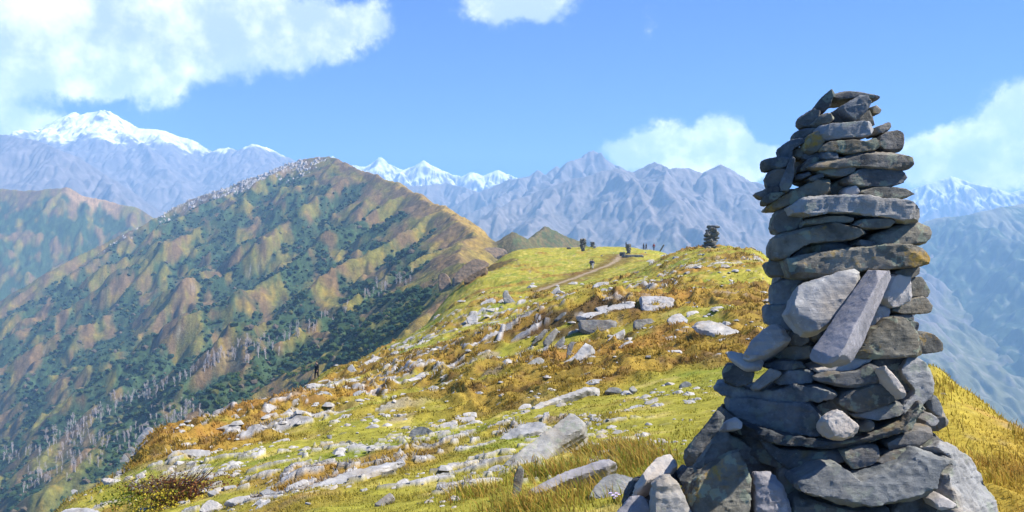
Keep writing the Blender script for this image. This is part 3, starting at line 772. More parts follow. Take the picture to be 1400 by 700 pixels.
def stone_from_plane(name, pts, normal, depth, vox, seed, mat, parent=None, taper=.82, strat=(0, 0, 1), amp=.03, samp=.012, bulge=.10, origin=None, bdir=None):
    """pts: outline of the visible face (world), real thickness depth behind it"""
    rng = np.random.default_rng(seed)
    pts = np.asarray(pts, float); c = pts.mean(0); n = np.asarray(normal, float); n /= np.linalg.norm(n)
    dn = -n if bdir is None else np.asarray(bdir, float)/np.linalg.norm(bdir)
    size = float(np.sqrt(np.prod(np.sort(np.ptp(pts, 0))[1:])))
    small = np.sort(np.ptp(pts, 0))[1]
    e = min(bulge*small, .05*max(1, size))
    # rings: rim face slightly inset, full outline, full outline deeper, tapered back
    inset = c+(pts-c)*(1-min(.10, .35*e/small*2))+n*e*.0
    r1 = pts+dn*e; r2 = c+(pts-c)*((1+taper)/2+.06)+dn*depth*.6; r3 = c+(pts-c)*taper*rng.uniform(.85, 1.0, (len(pts), 1))+dn*depth
    k = len(pts); V = np.concatenate([inset, r1, r2, r3]); fs = [list(range(k))[::-1], list(range(3*k, 4*k))]
    for r in range(3):
        for i in range(k):
            j = (i+1) % k; fs.append([r*k+i, r*k+j, (r+1)*k+j, (r+1)*k+i])
    co, f = remesh_np(V, fs, vox, 0)
    if len(co) == 0:
        print('empty stone', name, seed); return None
    co = roughen(co, f, seed, max(size, small*1.5), strat, amp, samp)
    org = co.mean(0) if origin is None else np.asarray(origin)
    me = np_mesh(name, co-org, f); me.set_sharp_from_angle(angle=math.radians(24))
    o = link(name, me, mat, None); 
    if parent is not None:
        o.parent = parent; o.location = org-np.array(parent.location)
    else: o.location = org
    return o

Z = {1: (1020, 110, 1400/270), 2: (1020, 235, 1400/270), 3: (1020, 340, 1400/290), 4: (970, 440, 1400/330), 5: (840, 540, 4.375), 6: (1080, 540, 4.375)}
def zp(z, pts):
    ox, oy, s = Z[z]; return [(ox+x/s, oy+y/s) for x, y in pts]

# outline of every stone of the cairn's face: (zoom frame, material, dy, outline)
CAIRN = [
 (1,'slate',-.02,[(490,190),(520,140),(560,100),(615,62),(640,90),(615,130),(600,180),(560,215),(505,210)]),
 (1,'slate',.02,[(610,98),(700,70),(830,72),(955,105),(950,138),(890,125),(800,120),(700,126),(640,135)]),
 (1,'slate_blue',-.04,[(680,180),(850,95),(905,155),(890,200),(780,290),(720,250)]),
 (1,'slate_lichen',.05,[(890,190),(930,172),(965,190),(960,225),(920,245),(895,225)]),
 (1,'slate',-.02,[(365,300),(375,260),(480,200),(530,210),(530,260),(480,320),(400,328)]),
 (1,'slate_lichen',-.05,[(470,300),(540,240),(600,222),(640,260),(625,285),(520,325)]),
 (1,'slate',.06,[(600,230),(690,190),(760,280),(730,310),(620,310)]),
 (1,'slate',.06,[(780,270),(880,210),(935,300),(900,320),(790,310)]),
 (1,'grey',-.05,[(530,330),(560,305),(720,300),(880,280),(925,320),(940,370),(860,395),(700,400),(560,420),(530,400)]),
 (1,'slate',.0,[(925,330),(1030,292),(1040,325),(1005,370),(930,385)]),
 (1,'slate',.0,[(325,390),(340,365),(430,335),(520,330),(500,390),(400,405),(340,412)]),
 (1,'slate_blue',-.01,[(225,480),(300,430),(420,400),(420,440),(330,490),(330,545),(250,550)]),
 (1,'slate_lichen',-.05,[(400,470),(430,400),(530,350),(565,420),(545,480),(450,520),(400,505)]),
 (1,'slate_lichen',-.05,[(550,470),(600,430),(760,420),(860,430),(930,405),(985,445),(960,485),(860,500),(740,520),(640,498),(560,500)]),
 (1,'slate',-.0,[(960,400),(1010,365),(1100,357),(1140,410),(1135,450),(1110,495),(1000,495),(960,485)]),
 (1,'slate_blue',-.07,[(540,555),(555,490),(668,505),(665,545),(600,560)]),
 (1,'slate',-.04,[(480,595),(530,565),(700,545),(800,510),(960,495),(1180,505),(1210,550),(1170,620),(1090,630),(950,615),(760,610),(520,625)]),
 (1,'slate_blue',.02,[(108,565),(240,535),(340,545),(320,605),(150,630),(112,625)]),
 (1,'slate',.02,[(140,690),(160,650),(270,620),(330,640),(310,730),(200,765),(145,755)]),
 (1,'slate_blue',-.08,[(250,710),(330,545),(352,560),(332,720),(312,780),(235,775)]),
 (1,'slate',-.03,[(380,640),(400,590),(470,540),(550,540),(500,590),(470,620),(400,645)]),
 (1,'slate_blue',-.05,[(345,675),(460,640),(470,665),(400,700),(350,712)]),
 (1,'slate_blue',-.06,[(440,690),(550,650),(562,680),(480,715)]),
 (1,'slate',.0,[(330,500),(390,465),(430,500),(390,560),(335,545)]),
 (1,'slate',-.03,[(500,640),(560,610),(790,610),(760,660),(680,680),(560,670)]),
 (1,'slate',-.02,[(700,700),(820,622),(1080,620),(1130,660),(1145,690),(1100,740),(980,748),(800,750),(720,740)]),
 (1,'slate',.0,[(380,530),(450,505),(550,500),(540,545),(430,575)]),
 (2,'slate',.01,[(52,160),(80,140),(220,95),(260,110),(210,175),(100,185)]),
 (2,'slate',-.02,[(110,200),(140,165),(230,125),(275,150),(210,205),(120,238)]),
 (2,'slate_lichen',-.06,[(125,245),(220,180),(400,100),(560,30),(620,20),(655,60),(632,155),(520,165),(430,170),(370,212),(230,258),(140,268)]),
 (2,'tan',-.02,[(690,145),(710,110),(770,93),(822,125),(800,158),(700,168)]),
 (2,'slate_lichen',-.02,[(820,145),(860,105),(1000,100),(1170,120),(1213,145),(1150,182),(1000,185),(850,170)]),
 (2,'slate',.05,[(560,120),(640,70),(760,70),(720,170),(600,172)]),
 (2,'grey',-.06,[(362,220),(380,190),(520,172),(700,170),(860,175),(1020,190),(1170,195),(1210,230),(1270,280),(1275,330),(1240,365),(1130,340),(980,315),(780,290),(620,285),(450,310),(390,300)]),
 (2,'slate',.0,[(178,380),(195,300),(230,268),(370,265),(420,340),(400,400),(300,428),(195,432)]),
 (2,'slate_lichen',-.04,[(400,380),(420,340),(580,305),(740,308),(768,335),(740,362),(600,360),(500,370),(410,395)]),
 (2,'slate_lichen',-.04,[(770,375),(820,340),(1000,320),(1050,326),(1065,360),(1055,388),(960,398),(840,402)]),
 (2,'slate_lichen',-.05,[(210,590),(220,470),(300,430),(440,400),(620,370),(700,365),(780,385),(872,425),(860,450),(760,482),(600,492),(460,504),(335,565),(320,605),(240,617)]),
 (2,'slate_lichen',-.02,[(900,485),(940,440),(1060,400),(1130,366),(1230,360),(1325,400),(1310,470),(1290,512),(1180,514),(1050,527),(920,518)]),
 (2,'slate',.02,[(330,590),(450,508),(600,498),(780,495),(800,530),(620,565),(450,578),(340,612)]),
 (2,'slate',-.02,[(780,512),(820,478),(915,488),(930,522),(860,534)]),
 (2,'slate_lichen',-.05,[(335,615),(380,595),(600,568),(800,542),(1000,522),(1290,513),(1305,560),(1300,667),(1200,672),(1020,685),(800,700),(600,730),(380,765),(340,705)]),
 (2,'slate',.01,[(130,660),(160,635),(335,625),(345,690),(300,735),(180,745),(150,712)]),
 (3,'slate_blue',.0,[(160,300),(175,240),(240,205),(400,183),(345,250),(300,330),(290,378),(170,372)]),
 (3,'slate_blue',.0,[(120,400),(135,378),(290,373),(320,450),(330,540),(200,525),(130,492)]),
 (3,'slate',.02,[(300,440),(420,510),(520,545),(480,620),(360,560)]),
 (3,'tan',-.04,[(885,388),(935,250),(970,170),(1095,190),(1092,362),(1000,390)]),
 (3,'tan',-.02,[(800,560),(870,385),(965,388),(935,490),(840,555)]),
 (3,'slate',-.0,[(960,155),(1010,133),(1145,118),(1155,182),(1080,200),(960,180)]),
 (3,'slate_lichen',.0,[(1080,205),(1170,188),(1225,275),(1200,322),(1080,320)]),
 (3,'slate_lichen',.0,[(970,400),(1090,330),(1190,313),(1245,400),(1200,427),(980,434)]),
 (3,'slate',.02,[(920,445),(1110,428),(1112,475),(1060,485),(920,480)]),
 (3,'slate_lichen',-.05,[(735,690),(830,550),(930,478),(1060,460),(1125,515),(1190,640),(1192,705),(900,722),(740,720)]),
 (3,'slate_lichen',.02,[(1120,555),(1230,558),(1312,630),(1312,682),(1130,695)]),
 (4,'slate',-.02,[(450,118),(490,65),(555,48),(585,110),(545,138),(470,142)]),
 (4,'slate',.02,[(335,185),(400,142),(600,140),(600,215),(440,228),(350,208)]),
 (4,'slate_blue',-.04,[(305,252),(420,220),(550,233),(560,268),(480,282),(330,274)]),
 (4,'slate',-.02,[(82,300),(110,255),(200,253),(280,300),(245,352),(170,380),(100,368),(85,332)]),
 (4,'slate_blue',-.02,[(360,355),(440,288),(560,276),(607,290),(607,352),(520,362),(400,366)]),
 (4,'slate_blue',-.05,[(430,392),(500,360),(532,365),(460,402)]),
 (4,'tan',-.0,[(590,282),(800,240),(840,200),(960,176),(977,210),(900,262),(800,290),(630,294)]),
 (4,'slate',-.04,[(600,335),(680,298),(880,288),(950,243),(1012,280),(1017,342),(960,378),(850,388),(650,355)]),
 (4,'slate_blue',-.06,[(38,400),(70,360),(150,372),(250,402),(380,396),(560,360),(760,395),(755,432),(640,467),(480,478),(350,473),(180,443),(60,422)]),
 (4,'grey',.0,[(1120,290),(1190,188),(1262,230),(1312,300),(1302,420),(1230,492),(1170,565),(1080,565),(1130,480),(1200,400),(1140,340)]),
 (4,'slate',.05,[(940,270),(980,188),(1200,184),(1205,420),(1100,400),(1000,330)]),
 (4,'slate',-.03,[(760,455),(800,420),(900,378),(1030,362),(1112,383),(1125,455),(1000,492),(890,532),(780,505)]),
 (4,'slate_blue',.0,[(830,535),(890,528),(1120,463),(1165,520),(1100,555),(960,575),(870,568)]),
 (4,'slate_blue',-.04,[(110,500),(125,447),(220,445),(400,473),(625,475),(665,580),(695,645),(640,685),(560,655),(450,645),(300,605),(180,565),(120,535)]),
 (4,'slate',.03,[(620,490),(720,455),(830,500),(820,580),(700,580),(660,570)]),
 (4,'slate',-.02,[(870,610),(940,572),(980,605),(935,645),(870,640)]),
 (4,'slate',-.02,[(85,605),(140,545),(200,600),(380,640),(560,668),(720,688),(860,676),(1010,635),(1140,598),(1260,487),(1285,560),(1220,625),(1060,685),(900,722),(700,742),(500,722),(300,682),(120,655)]),
 (4,'slate',.02,[(1040,695),(1200,630),(1308,618),(1305,685),(1200,745),(1050,745)]),
 (4,'slate_blue',.12,[(1270,460),(1310,425),(1367,510),(1350,555),(1280,510)]),
 (4,'grey',.08,[(1260,575),(1310,538),(1348,590),(1300,610),(1260,610)]),
 (5,'slate',.0,[(640,200),(760,218),(850,248),(960,300),(1100,400),(1010,448),(900,425),(780,325),(640,305)]),
 (5,'slate',.02,[(850,245),(1000,325),(1200,335),(1420,340),(1420,405),(1200,445),(1050,445),(950,380)]),
 (6,'slate',.02,[(300,350),(430,308),(530,308),(540,370),(500,425),(390,445)]),
 (6,'slate',.02,[(510,405),(590,348),(760,318),(765,372),(650,415),(550,435)]),
 (6,'slate_blue',-.06,[(70,560),(100,490),(170,450),(330,438),(430,520),(560,470),(700,420),(780,353),(920,368),(1055,415),(940,432),(905,480),(850,620),(740,672),(650,655),(480,672),(380,662),(120,612)]),
 (6,'slate',-.0,[(20,650),(110,622),(400,678),(650,670),(680,800),(640,1350),(0,1350)]),
 (6,'slate',.04,[(620,640),(840,610),(960,640),(1000,760),(980,1350),(620,1350)]),
 (6,'slate',.06,[(-60,440),(80,450),(110,560),(80,660),(-60,640)]),
 (6,'slate',.06,[(780,330),(900,260),(960,330),(1000,400),(800,380)]),
 (6,'tan',-.05,[(865,645),(920,605),(1007,660),(980,685),(900,695)]),
]
CAX, CAY = 1155.0, 4.45
_RV = [(120,45),(150,75),(190,95),(230,104),(280,112),(330,122),(380,122),(440,128),(500,150),(560,165),(620,190),(700,225),(760,240)]
def cairn_R(v): return float(np.interp(v, [a for a, b in _RV], [b for a, b in _RV]))*4.15/F
def cairn_frame(poly, dy):
    us = [p[0] for p in poly]; vs = [p[1] for p in poly]; uc = (min(us)+max(us))/2; vc = (min(vs)+max(vs))/2
    R = cairn_R(vc); yy = CAY-R; x = (uc-U0)/F*yy; dx = x-(CAX-U0)/F*(CAY-.3*R)
    dx = max(-.86*R, min(.86*R, dx)); r = math.sqrt(R*R-dx*dx)
    y0 = CAY-r*.85-.15*R+dy; sk = max(-.8, min(.8, .55*dx/r*-1*-1))
    return y0, sk, (x, (V0-vc)/F*y0), R

def build_cairn():
    gz = -1.62; x = (CAX-U0)/F*CAY
    root = tag(empty('stone_cairn', (x, CAY, gz)), 'tall weathered cairn of stacked dark slate stones in the right foreground', 'cairn')
    for i, (z, mat, dy, pts) in enumerate(CAIRN):
        poly = zp(z, pts); y0, sk, ref, R = cairn_frame(poly, dy)
        mu, mv = sum(p[0] for p in poly)/len(poly), sum(p[1] for p in poly)/len(poly)
        poly = [(mu+(a-mu)*1.045, mv+(b-mv)*1.14) for a, b in poly]
        lean = .08 if z in (1, 2) else .14 if z == 3 else .22 if z == 4 else .42
        P3 = plane_pts(poly, y0, lean, sk, ref)
        w = np.ptp(P3[:, 0]); h = np.ptp(P3[:, 2])
        dep = min(.5, max(.16, .55*w+.12))
        dirn = (-.25*sk, 1, -.03)
        o = stone_from_plane('stone', P3, (sk, -1, lean), dep, .0085 if w*h < .03 else .011, 100+i, MAT[mat], root, amp=.038, samp=.012, bdir=dirn, bulge=.045)
        if mat == 'slate_lichen' and i == 37: o['label'] = 'stone with a bright yellow lichen crust'
    # the two big stones propped on the face, the thin wedge, the tan stone
    def hull(pts8, vox, seed, mat, label, amp=.02, samp=.008, strat=(0, 0, 1)):
        bm = bmesh.new()
        for p in pts8: bm.verts.new(p)
        bmesh.ops.convex_hull(bm, input=bm.verts); bm.verts.ensure_lookup_table()
        V = np.array([v.co[:] for v in bm.verts]); bm.verts.index_update(); fs = [[v.index for v in f.verts] for f in bm.faces]; bm.free()
        co, f = remesh_np(V, fs, vox, 0); size = float(np.median(np.ptp(co, axis=0)))
        co = roughen(co, f, seed, size, strat, amp, samp); org = co.mean(0)
        me = np_mesh('stone', co-org, f); me.set_sharp_from_angle(angle=math.radians(24)); o = link('stone', me, MAT[mat]); o.parent = root; o.location = org-np.array(root.location)
        if label: o['label'] = label
        return o
    q = lambda u, v, y: P(u, v, y)
    hull([q(1186,368,3.90),q(1214,359,3.80),q(1222,372,3.92),q(1200,375,4.05), q(1101,490,3.62),q(1108,504,3.60),q(1146,489,3.45),q(1154,505,3.50),q(1168,498,3.62),q(1125,470,3.75)], .008, 901, 'purple', 'long violet grey slab leaning across the front of the cairn', .012, .0, (1, 1, 0))
    w = zp(3, [(285,350),(330,240),(380,205),(600,140),(790,88),(805,115),(760,240),(660,420),(560,500),(480,550),(400,535),(330,465),(292,410)])
    P3 = plane_pts(w, 3.83, .45, .0, ((1140-U0)/F*3.83, (V0-410)/F*3.83))
    o = stone_from_plane('stone', P3, (0, -1, .45), .22, .010, 905, MAT['pale'], root, amp=.03, samp=.0, bulge=.22); o['label'] = 'large pale boulder with white blotches behind the leaning slab'
    t = zp(4, [(665,570),(700,530),(760,495),(800,515),(850,560),(882,605),(880,652),(800,682),(730,672),(690,630)])
    P3 = plane_pts(t, 3.66, .35, .1, ((1152-U0)/F*3.66, (V0-578)/F*3.66))
    o = stone_from_plane('stone', P3, (.1, -1, .35), .15, .007, 906, MAT['tan'], root, amp=.05, samp=.0, bulge=.38); o['label'] = 'rounded pale tan stone wedged low in the cairn'
    wd = zp(4, [(1005,255),(1040,250),(1110,340),(1167,445),(1140,450),(1060,350)])
    y0, sk, ref, R = cairn_frame(wd, -.09); P3 = plane_pts(wd, y0, .3, .3, ref)
    o = stone_from_plane('stone', P3, (.3, -1, .3), .1, .006, 907, MAT['tan'], root, amp=.03); o['label'] = 'thin pale wedge stone standing on edge'
    lp = zp(4, [(228,380),(350,262),(432,290),(402,322),(270,407)])
    y0, sk, ref, R = cairn_frame(lp, -.12); P3 = plane_pts(lp, y0, .3, -.3, ref)
    stone_from_plane('stone', P3, (-.3, -1, .3), .09, .006, 908, MAT['grey'], root, amp=.03)
    blk = zp(4, [(187,190),(230,110),(340,10),(425,-5),(480,62),(470,100),(340,182),(230,232),(195,215)])
    y0, sk, ref, R = cairn_frame(blk, -.14); P3 = plane_pts(blk, y0, .5, -.25, ref)
    o = stone_from_plane('stone', P3, (-.25, -1, .5), .2, .008, 909, MAT['pale'], root, amp=.025, samp=.03); o['label'] = 'pale split block jutting from the left side'
    th = zp(4, [(90,165),(130,155),(195,178),(322,208),(312,262),(210,267),(110,202)])
    y0, sk, ref, R = cairn_frame(th, -.08); P3 = plane_pts(th, y0, 1.2, -.3, ref)
    stone_from_plane('stone', P3, (-.3, -1, 1.2), .05, .007, 910, MAT['pale'], root, amp=.02)
    # the courses inside and behind, seen through the gaps
    rng = np.random.default_rng(4)
    zt = (V0-205)/F*CAY; zz = gz-.1; k = 0
    while zz < zt:
        th_ = rng.uniform(.10, .15); v = V0-zz*F/CAY; R = cairn_R(v)*(.74 if zz < .25 else .84)
        for side in range(1 if zz > .0 else 2):
            a = np.sort(rng.uniform(0, 2*np.pi, 9)); rr = R*rng.uniform(.74, 1.0, 9)*(1 if zz > 0 else .8)
            ox = x+rng.uniform(-.04, .04)+(0 if zz > 0 else (side-.5)*R*.7); oy = CAY+.05+rng.uniform(-.03, .03)
            top = np.stack([ox+rr*np.cos(a), oy+rr*np.sin(a), np.full(9, zz+th_)+rng.uniform(-.01, .01, 9)], 1)
            stone_from_plane('stone', top, (0, 0, 1), th_+.015, .022, 300+k, MAT['slate'], root, taper=.95, amp=.03, samp=.02, bulge=.2); k += 1
        zz += th_
    # loose slabs propped round the foot of the cairn
    gz_ = 815
    loose = [
     (5,'slate',3.72,.35,-.1,.16,[(400,350),(620,82),(672,120),(660,162),(470,432),(430,422)],'dark narrow slab leaning diagonally at the foot of the cairn'),
     (5,'tan',3.75,1.1,.2,.22,[(130,512),(200,420),(250,365),(370,322),(400,400),(310,482),(160,532)],'flat tan block lying left of the cairn foot beside the pale striated rock'),
     (5,'slate',3.80,.1,.0,.2,[(60,605),(130,512),(310,480),(390,410),(400,520),(320,640),(120,1350),(60,1350)],'dark stone underneath the flat tan block'),
     (5,'grey',3.55,.2,.1,.14,[(230,560),(240,535),(300,480),(345,475),(400,540),(490,720),(560,1350),(240,1350)],'pale striated upright stone at the bottom edge left of the cairn'),
     (5,'slate_lichen',3.62,.22,.25,.2,[(460,640),(480,500),(560,400),(700,340),(815,300),(840,420),(832,720),(830,1350),(470,1350)],'large dark pointed slab with pale green lichen at the cairn foot'),
     (5,'purple',3.66,.25,.0,.18,[(835,457),(965,445),(1030,560),(1080,720),(1110,1350),(870,1350)],'violet grey upright slab right of the dark pointed slab'),
     (5,'purple',3.62,.6,.0,.2,[(-60,800),(0,692),(100,590),(170,570),(250,640),(260,1350),(-60,1350)],'violet grey slab at the lower left end of the cairn foot'),
     (5,'slate_blue',3.82,.2,.0,.15,[(375,480),(430,415),(490,450),(480,525),(410,555)],'small grey stone wedged behind the striated upright stone'),
     (5,'tan',3.86,.3,-.1,.16,[(630,215),(670,150),(740,125),(775,160),(765,205),(680,215)],'small tan stone beside the top of the leaning narrow slab'),
     (5,'slate',3.95,.2,.0,.3,[(500,300),(660,200),(840,300),(1000,450),(1140,470),(1140,700),(1100,1350),(480,1350),(480,420)],'dark stones in shadow behind the pointed slab'),
     (6,'grey',3.70,.55,.75,.2,[(868,222),(920,237),(1085,362),(1192,520),(1300,760),(1340,1350),(1010,1350),(1000,760),(950,460),(985,395),(900,300)],'long grey slab leaning against the right side of the cairn foot'),
    ]
    for i, (z, mat, y0, lean, sk, dep, pts, lab) in enumerate(loose):
        poly = zp(z, pts); us = [p[0] for p in poly]; vs = [p[1] for p in poly]
        ref = ((sum(us)/len(us)-U0)/F*y0, (V0-min(700, sum(vs)/len(vs)))/F*y0)
        P3 = plane_pts(poly, y0, lean, sk, ref)
        o = stone_from_plane('slate_rock', P3, (sk, -1, lean), dep, .009, 500+i, MAT[mat], None, amp=.035, samp=.02, bulge=.12)
        tag(o, lab, 'rock', 'loose stones propped round the cairn foot', 'thing')
# ------------------------------------------------------------------ rocks lying on the ridge
ZF = {'A': (780, 390, 5.0), 'B': (640, 370, 7.0), 'C': (680, 440, 5.386), 'D': (380, 450, 5.385), 'E': (80, 570, 5.385), 'H': (320, 560, 4.375), 'K': (600, 480, 3.1825), 'L': (600, 260, 3.0435)}
OUT = 'rocks of the outcrop below the knoll'
PAV = 'bleached slabs beside the walker in black'
LOW = 'rocks on the lower left edge of the ridge'
MID = 'stones in the middle of the foreground turf'
